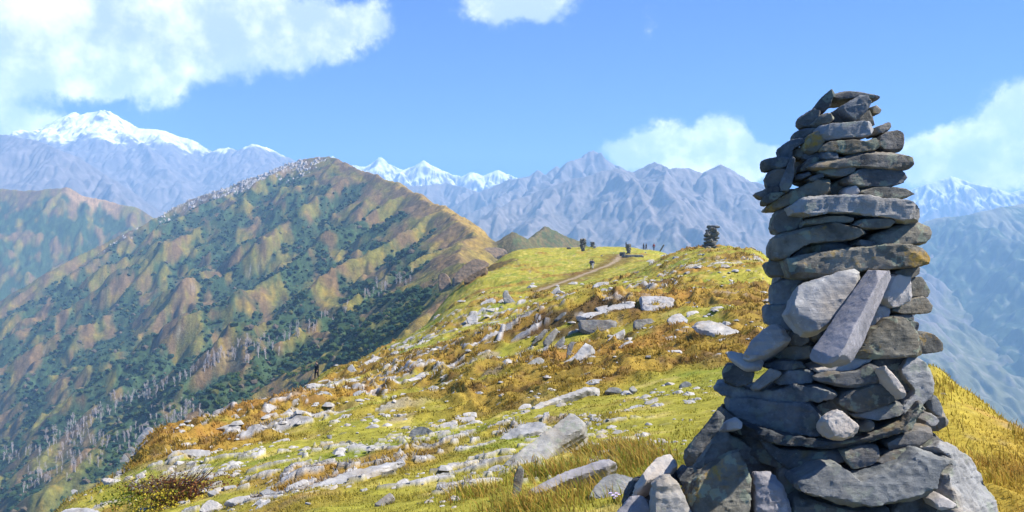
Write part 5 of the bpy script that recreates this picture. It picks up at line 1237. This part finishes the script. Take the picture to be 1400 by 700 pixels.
def build_grass():
    rng = np.random.default_rng(77)
    K = 15; n = 34000
    s = rng.uniform(-.72, .72, n); y = np.exp(rng.uniform(math.log(3.0), math.log(110), n)); x = s*y
    u = U0+F*s
    t = turf(x, y)
    dens = .34+.66*t
    tallz = np.exp(-(((x-1.15)/1.1)**2+((y-8.6)/2.6)**2))+np.exp(-(((x-.2)/.9)**2+((y-7.5)/1.6)**2))*.8+smoothstep(2.6, 3.4, x)*smoothstep(13, 9, y)*smoothstep(3, 5, y)*.4
    tallz += np.exp(-(((x-2.2)/.8)**2+((y-6.4)/1.6)**2))*.6
    clump = smoothstep(-.1, .35, fbm(x/.9, y/.9, 3, 901))
    tall = np.clip(tallz, 0, 1)*(.15+.85*clump)
    dens = np.maximum(dens, .3+tall)
    k = (rng.random(n) < dens) & (path_d(x, y) > 1.0) & (bed(x, y) < .5); x, y, t, tall, clump = x[k], y[k], t[k], tall[k], clump[k]; m = len(x)
    h = (.028+(.045+.02*smoothstep(14, 25, y))*t*clump+.14*tall)*(np.maximum(y, 6)/6)**.42*rng.uniform(.7, 1.3, m)
    rad = .045+.03*np.sqrt(y)*.6+.05*tall
    X = np.repeat(x, K)+rng.normal(0, 1, m*K)*np.repeat(rad, K); Y = np.repeat(y, K)+rng.normal(0, 1, m*K)*np.repeat(rad, K)
    H = np.repeat(h, K)*1.0*rng.uniform(.45, 1.25, m*K); yy = np.repeat(y, K)
    Zg = hgt(X, Y)-.01
    a = rng.uniform(0, 6.28, m*K); W = np.maximum(.0032, yy*.00062)*rng.uniform(.7, 1.3, m*K)
    bend = H*rng.uniform(.15, .9, m*K); ba = a+rng.normal(0, .6, m*K)+1.57
    wind = .25*H
    px, py = np.cos(a)*W, np.sin(a)*W; bx, by = np.cos(ba)*bend-wind, np.sin(ba)*bend
    R = np.stack([X, Y, Zg], 1)
    def off(fx, fz, wx): return R+np.stack([bx*fx+px*wx, by*fx+py*wx, H*fz], 1)
    V = np.stack([off(0, 0, -1), off(0, 0, 1), off(.35, .62, -.75), off(.35, .62, .75), off(1, 1, 0)], 1)
    nb = len(X); i = (np.arange(nb)*5)[:, None]
    Fq = np.concatenate([i+[0, 1, 3], i+[0, 3, 2], i+[2, 3, 4]], 0)
    C = near_cover(X, Y); tl = np.repeat(tall, K)[:, None]
    rr = rng.random(nb)[:, None]
    warm = lerp(np.array([.40, .27, .055]), np.array([.34, .17, .05]), rng.random((nb, 1)))
    C = lerp(C, warm, np.clip(tl*1.1, 0, .8)*(rr > .3))
    C = lerp(C, np.array([.18, .22, .03]), ((rr < .3)*np.clip(tl, 0, .7)))
    C = np.clip(C*rng.uniform(.75, 1.45, (nb, 1)), .01, .75)
    tip = np.clip(lerp(C, STRAW*1.1, .35)*1.15, 0, .8)
    Cv = np.stack([C*.8, C*.8, C, C, tip], 1).reshape(-1, 3)
    tag(link('grass', np_mesh('grass', V.reshape(-1, 3), Fq, Cv, smooth=False), MAT['grass']), 'short yellow green and golden mountain grass', 'grass', kind='stuff')
    print('blades', nb)

# ------------------------------------------------------------------ scrub and trees on the slopes
def leaf_cloud(rng, n, rx, ry, rz, size, cz=0.0, shell=.55, lumps=7):
    cs = rng.normal(size=(lumps, 3)); cs /= np.linalg.norm(cs, axis=1)[:, None]; cs *= rng.uniform(.25, .75, (lumps, 1)); cs[:, 2] = np.abs(cs[:, 2])*.9-.1
    k = rng.integers(0, lumps, n); d = rng.normal(size=(n, 3)); d /= np.linalg.norm(d, axis=1)[:, None]
    p = cs[k]+d*(rng.uniform(shell, 1, (n, 1))*rng.uniform(.28, .5, (lumps, 1))[k])
    c = p*np.array([rx, ry, rz])+[0, 0, cz]
    nn = d+rng.normal(0, .5, (n, 3)); nn /= np.linalg.norm(nn, axis=1)[:, None]
    a = np.cross(nn, rng.normal(size=(n, 3))); a /= np.linalg.norm(a, axis=1)[:, None]; b = np.cross(nn, a)
    s = size*rng.uniform(.6, 1.4, (n, 1)); a = a*s; b = b*s*.6
    V = np.stack([c-a, c-b, c+a, c+b], 1).reshape(-1, 3); Fq = np.arange(n*4).reshape(-1, 4)
    return V, Fq

def tube(pts, radii, sides=5):
    V, Fq = [], []
    for i, (p, r) in enumerate(zip(pts, radii)):
        p = np.array(p); d = np.array(pts[min(i+1, len(pts)-1)])-np.array(pts[max(i-1, 0)]); d = d/(np.linalg.norm(d)+1e-9)
        a = np.cross(d, [.3, .9, .1]); a /= np.linalg.norm(a); b = np.cross(d, a)
        for k in range(sides):
            t = 2*np.pi*k/sides; V.append(p+r*(math.cos(t)*a+math.sin(t)*b))
        if i:
            for k in range(sides):
                q = (k+1) % sides; Fq.append([(i-1)*sides+k, (i-1)*sides+q, i*sides+q, i*sides+k])
    return np.array(V), np.array(Fq)
def join(parts):
    Vs, Fs, o = [], [], 0
    for V, Fq in parts: Vs.append(V); Fs.append(Fq+o); o += len(V)
    return np.concatenate(Vs), np.concatenate(Fs)

def build_scrub():
    rng = np.random.default_rng(5)
    # countless dark bushes on the hill: one mass
    n = 60000
    s = rng.uniform(-.75, .02, n); y = np.exp(rng.uniform(math.log(230), math.log(1720), n)); x = s*y
    _, w = base_h(x, y)
    k = (shrub_mask(x, y) > rng.random(n)*.55+.30) & (w > .9); x, y = x[k], y[k]
    z = hgt(x, y); m = len(x)
    bm = bmesh.new(); bmesh.ops.create_icosphere(bm, subdivisions=1, radius=1)
    bv = np.array([v.co[:] for v in bm.verts]); bf = np.array([[v.index for v in f.verts] for f in bm.faces]); bm.free()
    nv = len(bv)
    r = (.45+2.5*rng.random(m)**2.4)*np.clip(y/600, .55, 1.5)**.5
    jit = rng.uniform(.55, 1.35, (m, nv, 1)); b = bv[None]*jit*r[:, None, None]*np.array([1.1, 1.1, .85])
    V = (b+np.stack([x, y, z+r*.35], 1)[:, None]).reshape(-1, 3)
    Fa = (bf[None]+(np.arange(m)*nv)[:, None, None]).reshape(-1, 3)
    g = rng.random((m, 1))
    C = lerp(np.array([.022, .055, .040]), np.array([.055, .085, .030]), g**1.5)
    C = lerp(C, np.array([.13, .12, .03]), (rng.random((m, 1)) < .10)*.7)
    C = lerp(C, np.array([.16, .12, .09]), (rng.random((m, 1)) < .06)*.8)
    tag(link('shrubbery', np_mesh('shrubbery', V, Fa, np.repeat(C, nv, 0), smooth=False), MAT['leaf']), 'dark green scrub covering the flanks of the big hill', 'shrubbery', kind='stuff')
    print('scrub', m)
    # nearer rhododendron bushes one can tell apart
    protos = []
    for i in range(4):
        V, Fq = leaf_cloud(np.random.default_rng(60+i), 420, 1.5, 1.5, 1.15, .22, .35)
        cc = lerp(np.array([.05, .095, .028]), np.array([.10, .15, .035]), np.repeat(np.random.default_rng(i).random((420, 1)), 4, 0))
        me = np_mesh('crown', V, Fq, cc, smooth=False); me.materials.append(MAT['leaf'])
        tv, tf = join([tube([(0, 0, -.5), (.1*k-.1, .1, .3), (.35*k-.35, .2, .9)], [.07, .05, .02]) for k in range(3)])
        tm = np_mesh('trunk', tv, tf); tm.materials.append(MAT['bark'])
        protos.append((me, tm))
    bands = [((470, 600), (395, 470), 56, 'dark green rhododendron bush on the slope left of the ridge edge'),
             ((300, 470), (470, 545), 60, 'green rhododendron bush on the slope beyond the walker in black'),
             ((120, 330), (560, 640), 46, 'green bush on the steep slope below the left ridge edge')]
    for (u0, u1), (v0, v1), n, lab in bands:
        us = rng.uniform(u0, u1, n*3); 
        edge = np.interp(us, [80, 200, 300, 433, 520, 600, 650, 690], [697, 602, 562, 512, 478, 425, 375, 340])
        vs = edge-rng.uniform(3, 46, n*3)
        cnt = 0
        for c in cast_many(us, vs):
            if c is None or c[1] < 140 or cnt >= n: continue
            x, y = c; z = float(hgt(np.array([x]), np.array([y]))[0]); cnt += 1
            sc = rng.uniform(.8, 1.9)*(y/420)**.5
            root = tag(empty('rhododendron_bush', (x, y, z)), lab, 'bush', 'rhododendron bushes on the flank of the ridge'); root.scale = (sc,)*3; root.rotation_euler = (0, 0, rng.uniform(0, 6.28))
            pm = protos[rng.integers(4)]
            link('crown', pm[0], None, root); link('trunk', pm[1], None, root)
    # bare pale trees
    tp = []
    for i in range(5):
        r2 = np.random.default_rng(90+i); ps = []; hh = 11
        for stem_ in range(r2.integers(1, 4)):
            bx, by = r2.normal(0, .5, 2); tx, ty = bx+r2.normal(0, 1.2), by+r2.normal(0, 1.2); H_ = hh*r2.uniform(.7, 1.1)
            pts = [(bx, by, -1), (lerp(bx, tx, .4)+r2.normal(0, .2), lerp(by, ty, .4), H_*.4), (tx, ty, H_)]
            ps.append(tube(pts, [.26, .18, .04], 5))
            for b in range(8):
                f_ = r2.uniform(.3, .9); p0 = np.array([lerp(bx, tx, f_), lerp(by, ty, f_), H_*f_]); an = r2.uniform(0, 6.28); L = (1-f_*.6)*2.8
                p1 = p0+[math.cos(an)*L*.5, math.sin(an)*L*.5, L*.7]; p2 = p1+[math.cos(an)*L*.2, math.sin(an)*L*.2, L*.8]
                ps.append(tube([p0, p1, p2], [.10, .06, .02], 4))
                for e in range(3):
                    q = p1+r2.normal(0, .2, 3); an2 = r2.uniform(0, 6.28); ps.append(tube([q, q+[math.cos(an2)*.9, math.sin(an2)*.9, 1.3]], [.045, .015], 3))
        V, Fq = join([p for p in ps]); me = np_mesh('bare_tree', V, Fq); me.materials.append(MAT['birch']); tp.append(me)
    lines = [((0, 640), (130, 592), 60, 20, 'pale leafless tree in the lowest bare grove, at the left edge'),
             ((30, 668), (270, 560), 120, 24, 'pale leafless tree in the bare grove behind the left ridge edge'),
             ((95, 590), (360, 468), 130, 10, 'pale leafless tree in the upper bare belt crossing the hill foot'),
             ((330, 500), (560, 380), 60, 9, 'pale leafless tree in the thin belt high on the flank')]
    for (ua, va), (ub, vb), n, spread, lab in lines:
        t = rng.random(n); us = lerp(ua, ub, t)+rng.normal(0, 6, n); vs = lerp(va, vb, t)+rng.normal(0, spread*.5, n)
        for c in cast_many(us, vs):
            if c is None or c[1] < 200: continue
            x, y = c; z = float(hgt(np.array([x]), np.array([y]))[0])
            o = bpy.data.objects.new('bare_tree', tp[rng.integers(5)]); COL.objects.link(o); o.location = (x, y, z)
            sc = rng.uniform(.35, .8)*(y/700)**.6; o.scale = (sc, sc, sc); o.rotation_euler = (rng.normal()*.05, rng.normal()*.05, rng.uniform(0, 6.28))
            tag(o, lab, 'tree', 'pale leafless trees on the valley slope')
MAT['bark'] = rock_mat('brown_bark', (.08, .055, .04), (.16, .12, .09), 3, strata=False)
MAT['birch'] = rock_mat('pale_bark', (.33, .29, .29), (.55, .50, .50), 1.0, strata=False, vary=.15)

def build_bush():
    c = cast(225, 688); x, y, z = c; rng = np.random.default_rng(3)
    root = tag(empty('autumn_bush', (x+.1, y, z)), 'low autumn bush with brown twigs and yellow leaves on the lower left slope', 'bush')
    for k, (n, col, sz, off) in enumerate([(2600, ((.09, .04, .022), (.20, .085, .035)), .022, (.15, .1)), (1500, ((.30, .24, .03), (.42, .34, .04)), .020, (-.1, -.25)), (700, ((.10, .14, .025), (.2, .22, .03)), .022, (-.3, -.3))]):
        V, Fq = leaf_cloud(np.random.default_rng(20+k), n, 1.15-.12*k, .8, .50-.06*k, sz, .16, .12, 26)
        V = V+[off[0], off[1], 0]
        cc = lerp(np.array(col[0]), np.array(col[1]), np.repeat(rng.random((n, 1)), 4, 0))
        link('foliage', np_mesh('foliage', V, Fq, cc, smooth=False), MAT['leaf'], root)
    ps = []
    for k in range(140):
        a = rng.uniform(0, 6.28); r = rng.uniform(.1, .95); b = rng.uniform(.1, .4)
        ps.append(tube([(math.cos(a)*b*.5, math.sin(a)*b*.5, -.08), (math.cos(a)*r*.5, math.sin(a)*r*.4, .25), (math.cos(a)*r*.98, math.sin(a)*r*.68, rng.uniform(.25, .62))], [.008, .006, .003], 4))
    V, Fq = join(ps); link('stems', np_mesh('stems', V, Fq), MAT['bark'], root)
    # little lilac flower by the cairn foot
    c = cast(842, 690); x, y, z = c
    root = tag(empty('lilac_flower', (x, y, z)), 'small plant with lilac flowers by the cairn foot', 'flower')
    ps, pv = [], []
    for k in range(9):
        a = rng.uniform(0, 6.28); r = rng.uniform(.01, .06); h = rng.uniform(.05, .11); tip = (math.cos(a)*r, math.sin(a)*r, h)
        ps.append(tube([(0, 0, -.02), (tip[0]*.5, tip[1]*.5, h*.6), tip], [.0025, .002, .0015], 4))
        for q in range(7):
            b = q*.9; d = np.array([math.cos(b), math.sin(b), .35])*.016; e = np.array([-math.sin(b), math.cos(b), 0])*.006; t0 = np.array(tip)
            pv.append((np.array([t0, t0+d*.6-e, t0+d, t0+d*.6+e]), np.array([[0, 1, 2, 3]])))
    V, Fq = join(ps); link('stem', np_mesh('stem', V, Fq), MAT['stem'], root)
    V, Fq = join(pv); link('petals', np_mesh('petals', V, Fq, smooth=False), MAT['lilac'], root)
def plain(name, col, rough=.8):
    m, nt, b = new_mat(name); n = noise_node(nt, 12, 4, .6); tc = N(nt, 'ShaderNodeTexCoord'); nt.links.new(tc.outputs['Object'], n.inputs['Vector'])
    r = ramp(nt, n.outputs[0], [(.3, tuple(c*.75 for c in col)), (.7, tuple(min(1, c*1.2) for c in col))]); nt.links.new(r.outputs[0], b.inputs['Base Color']); b.inputs['Roughness'].default_value = rough
    return m
MAT['stem'] = plain('stem_green', (.10, .16, .04)); MAT['lilac'] = plain('lilac_petal', (.52, .42, .66))

# ------------------------------------------------------------------ people
def skin_mesh(name, verts, edges, radii, root_i=0, sub=2):
    m = bpy.data.meshes.new(name); m.from_pydata(verts, edges, []); m.update()
    o = bpy.data.objects.new(name, m); COL.objects.link(o)
    md = o.modifiers.new('s', 'SKIN'); sv = m.skin_vertices[0].data
    for i, r in enumerate(radii): sv[i].radius = (r, r) if isinstance(r, (int, float)) else r
    sv[root_i].use_root = True
    o.modifiers.new('d', 'SUBSURF').levels = sub; o.modifiers['d'].render_levels = sub
    dg = bpy.context.evaluated_depsgraph_get(); me = bpy.data.meshes.new_from_object(o.evaluated_get(dg))
    bpy.data.objects.remove(o); me.name = name
    for p in me.polygons: p.use_smooth = True
    return me
MAT['skin'] = plain('skin', (.36, .22, .15), .6); MAT['black'] = plain('black_cloth', (.014, .014, .016)); MAT['navy'] = plain('navy_cloth', (.03, .04, .07)); MAT['denim'] = plain('grey_trousers', (.07, .08, .10))
MAT['light'] = plain('pale_cloth', (.45, .45, .46)); MAT['hair'] = plain('dark_hair', (.012, .010, .009)); MAT['red'] = plain('dull_red_cloth', (.22, .05, .04))

def person(loc, yaw, label, coat, legs, stride=.16, group='hikers on the ridge', H=1.72, long_coat=False):
    s = H/1.72; root = tag(empty('person', loc), label, 'person', group); root.rotation_euler = (0, 0, yaw); root.scale = (s,)*3
    # x right, y forward
    v = [(0, 0, .93), (0, .01, 1.12), (0, .0, 1.32), (0, -.01, 1.44), (0, .01, 1.51), (0, .03, 1.60), (0, .03, 1.68)]
    r = [(.15, .11), (.13, .10), (.16, .11), (.09, .07), .052, .088, .070]
    e = [(0, 1), (1, 2), (2, 3), (3, 4), (4, 5), (5, 6)]
    arms, legsv = {}, {}
    for sgn in (-1, 1):
        b = len(v); fw = stride*sgn*.8
        v += [(sgn*.19, -.01, 1.38), (sgn*.25, -.02-fw*.4, 1.12), (sgn*.24, .06-fw, .90), (sgn*.235, .09-fw*1.1, .80), (sgn*.225, .10-fw*1.1, .73)]
        r += [.062, .047, .036, .038, .022]; e += [(2, b), (b, b+1), (b+1, b+2), (b+2, b+3), (b+3, b+4)]; arms[sgn] = b
        b = len(v); fs = stride*sgn
        v += [(sgn*.10, 0, .88), (sgn*.105, fs*.55+.03, .50), (sgn*.11, fs-.02, .10), (sgn*.11, fs+.03, .045), (sgn*.115, fs+.15, .035)]
        r += [.098, .066, .046, .045, .035]; e += [(0, b), (b, b+1), (b+1, b+2), (b+2, b+3), (b+3, b+4)]; legsv[sgn] = b
    b = len(v); v += [(0, .115, 1.605)]; r += [.018]; e += [(5, b)]          # nose
    link('body', skin_mesh('body', v, e, r), MAT['skin'], root)
    # coat: over the torso and arms
    cv, ce, cr = [], [], []
    hem = .62 if long_coat else .86
    cv += [(0, 0, hem), (0, .0, .98), (0, .01, 1.13), (0, 0, 1.32), (0, -.01, 1.45)]; cr += [(.20, .16), (.18, .14), (.165, .13), (.19, .135), (.085, .08)]; ce += [(0, 1), (1, 2), (2, 3), (3, 4)]
    for sgn in (-1, 1):
        a = arms[sgn]; b = len(cv); cv += [v[a], v[a+1], v[a+2]]; cr += [.08, .064, .052]; ce += [(3, b), (b, b+1), (b+1, b+2)]
    link('coat', skin_mesh('coat', cv, ce, cr, 2), coat, root)
    tv, te, tr = [(0, 0, .95)], [], [(.16, .125)]
    for sgn in (-1, 1):
        a = legsv[sgn]; b = len(tv); tv += [v[a], v[a+1], v[a+2]]; tr += [.112, .082, .066]; te += [(0, b), (b, b+1), (b+1, b+2)]
    link('trousers', skin_mesh('trousers', tv, te, tr), legs, root)
    for sgn in (-1, 1):
        a = legsv[sgn]; q = [v[a+3], v[a+4]]; link('shoe', skin_mesh('shoe', [(q[0][0], q[0][1]-.04, .05), (q[0][0], q[0][1]+.03, .05), (q[1][0], q[1][1]+.01, .04)], [(0, 1), (1, 2)], [.052, .052, .042]), MAT['black'], root)
    link('hair', skin_mesh('hair', [(0, -.02, 1.60), (0, .01, 1.68), (0, .05, 1.715)], [(0, 1), (1, 2)], [.088, .088, .055]), MAT['hair'], root)
    return root

def small_cairn(name, loc, H, W, label, seed, protos, group='small cairns along the ridge', spread=0.0, mat='slate'):
    rng = np.random.default_rng(seed); root = tag(empty(name, loc), label, 'cairn', group)
    z = -.25; k = 0
    while z < H:
        f = max(0, z/H); w = W*(.88+.14*f)*(1+(spread*(1-f)**3)); th = H*rng.uniform(.06, .10)
        for j in range(2 if w > W*.8 else 1):
            o = bpy.data.objects.new('stone', protos[rng.integers(len(protos))]); COL.objects.link(o); o.parent = root
            o.location = (rng.uniform(-.05, .05)*w-(spread*W*.35*(1-f)**2)+(j-.5)*w*.25, rng.uniform(-.06, .06)*w, z+th*.5)
            o.scale = (w*rng.uniform(.78, .92), w*rng.uniform(.75, .95), th*5.5); o.rotation_euler = (rng.normal()*.05, rng.normal()*.06, rng.uniform(0, 6.28)); k += 1
        z += th*.9
    return root

def on_ground(u, v):
    c = cast(u, v)
    return c
def crest_point(u, dy=0.0, y0=60, y1=230):
    """the ground point that makes the skyline at pixel column u"""
    ys = np.arange(y0, y1, .5); z = hgt((u-U0)/F*ys, ys, False); k = int(np.argmax(z/ys)); y = ys[k]+dy; x = (u-U0)/F*y
    return x, y, float(hgt(np.array([x]), np.array([y]))[0])

def build_people_and_cairns():
    pr = []
    for m in rock_protos(6):
        m = m.copy(); m.materials.clear(); m.materials.append(MAT['slate']); pr.append(m)
    c = cast(433, 514); y = 75.0; x = (433-U0)/F*y; person((x, y, float(hgt(np.array([x]), np.array([y]))[0])), 2.6, 'person dressed in black walking along the left edge of the ridge', MAT['black'], MAT['black'], .14, long_coat=True)
    c = cast(808, 367); person(c, .6, 'person in dark clothes walking on the dirt path', MAT['navy'], MAT['black'], .22)
    c = cast(810.5, 368); person(c, .5, 'person in pale trousers beside the dark-clad walker on the path', MAT['navy'], MAT['light'], .2)
    x, y, z = crest_point(880, -3); person((x, y, z), -1.2, 'tiny person standing on the skyline right of the square cairn', MAT['navy'], MAT['denim'], .1)
    x, y, z = crest_point(883.5, -2); person((x, y, z), 1.9, 'tiny person bending forward at the right of the skyline pair', MAT['black'], MAT['denim'], .2)
    x, y, z = crest_point(894, -2); person((x, y, z), .3, 'tiny person alone on the skyline, rightmost of the walkers there', MAT['red'], MAT['denim'], .1)
    x, y, z = crest_point(973, -1, 85, 118); small_cairn('stone_cairn', (x, y, z-.1), 2.75, 1.75, 'dark stone cairn standing alone on the golden knoll', 5, pr, spread=.28)
    c = cast(859, 346); small_cairn('stone_cairn', (c[0], c[1], c[2]), 1.9, 1.15, 'square cairn on a low stone platform at the far end of the meadow', 6, pr)
    x, y, z = crest_point(797, -6); small_cairn('stone_cairn', (x, y, z), 2.0, 1.5, 'blocky dark cairn on the far meadow skyline', 7, pr)
    x, y, z = crest_point(810, -6); small_cairn('stone_cairn', (x, y, z), 1.2, 1.1, 'low dark cairn with a pale stone, right of the blocky skyline cairn', 8, pr)
    def block(u, v, w, h, t, label, seed, mat, rz=0, ry=0, crest=None, sink=.1):
        loc = crest if crest else cast(u, v); rng = np.random.default_rng(seed)
        pts = np.array([(-w/2, -t/2, h*.95), (w*.42, -t/2, h), (w*.5, -t/2, 0), (w*.35, -t/2, -sink), (-w*.45, -t/2, -sink), (-w*.5, -t/2, h*.4)])
        o = stone_from_plane('rock', pts, (0, -1, 0), t, min(w, h, t)/7, seed, MAT[mat], None, origin=(0, 0, 0), amp=.03)
        o.location = loc; o.rotation_euler = (0, ry, rz); return tag(o, label, 'rock', 'stones set up on the far meadow', 'thing')
    c = cast(865, 352); block(0, 0, 4.4, .55, 2.4, 'low platform of stone slabs under the square cairn', 41, 'field_dark', crest=c)
    c = cast(851, 350); block(0, 0, 1.2, .8, 1.0, 'dark boulder at the left end of the stone platform', 42, 'slate', crest=c)
    block(0, 0, .35, 2.0, .3, 'thin upright stone leaning on the skyline right of the walkers', 43, 'slate', ry=.55, crest=crest_point(902, -2))
    block(0, 0, .28, 1.2, .3, 'slim standing stone just behind the square cairn', 44, 'slate', crest=crest_point(856, -3))
    block(0, 0, 1.0, .9, .8, 'dark stone on the skyline behind the square cairn', 45, 'slate', crest=crest_point(860, -4))
    block(0, 0, 1.1, .5, .9, 'dark low boulder on the skyline left of the blocky cairn', 46, 'slate', crest=crest_point(778, -5))
    block(0, 0, .7, .6, .6, 'pale stone at the right foot of the low dark cairn', 47, 'field', crest=crest_point(813, -8))
    block(0, 0, .8, .8, .6, 'dark stone in the grass below the blocky cairn', 48, 'slate', crest=cast(797, 342))
# ------------------------------------------------------------------ build everything
build_cairn()
build_hero_rocks(); build_scatter()
build_people_and_cairns()
build_bush()
build_scree(); build_summit_rubble()
build_terrain(); build_mountains()
build_grass(); build_scrub()
build_sky(); build_light(); build_haze(); build_camera()
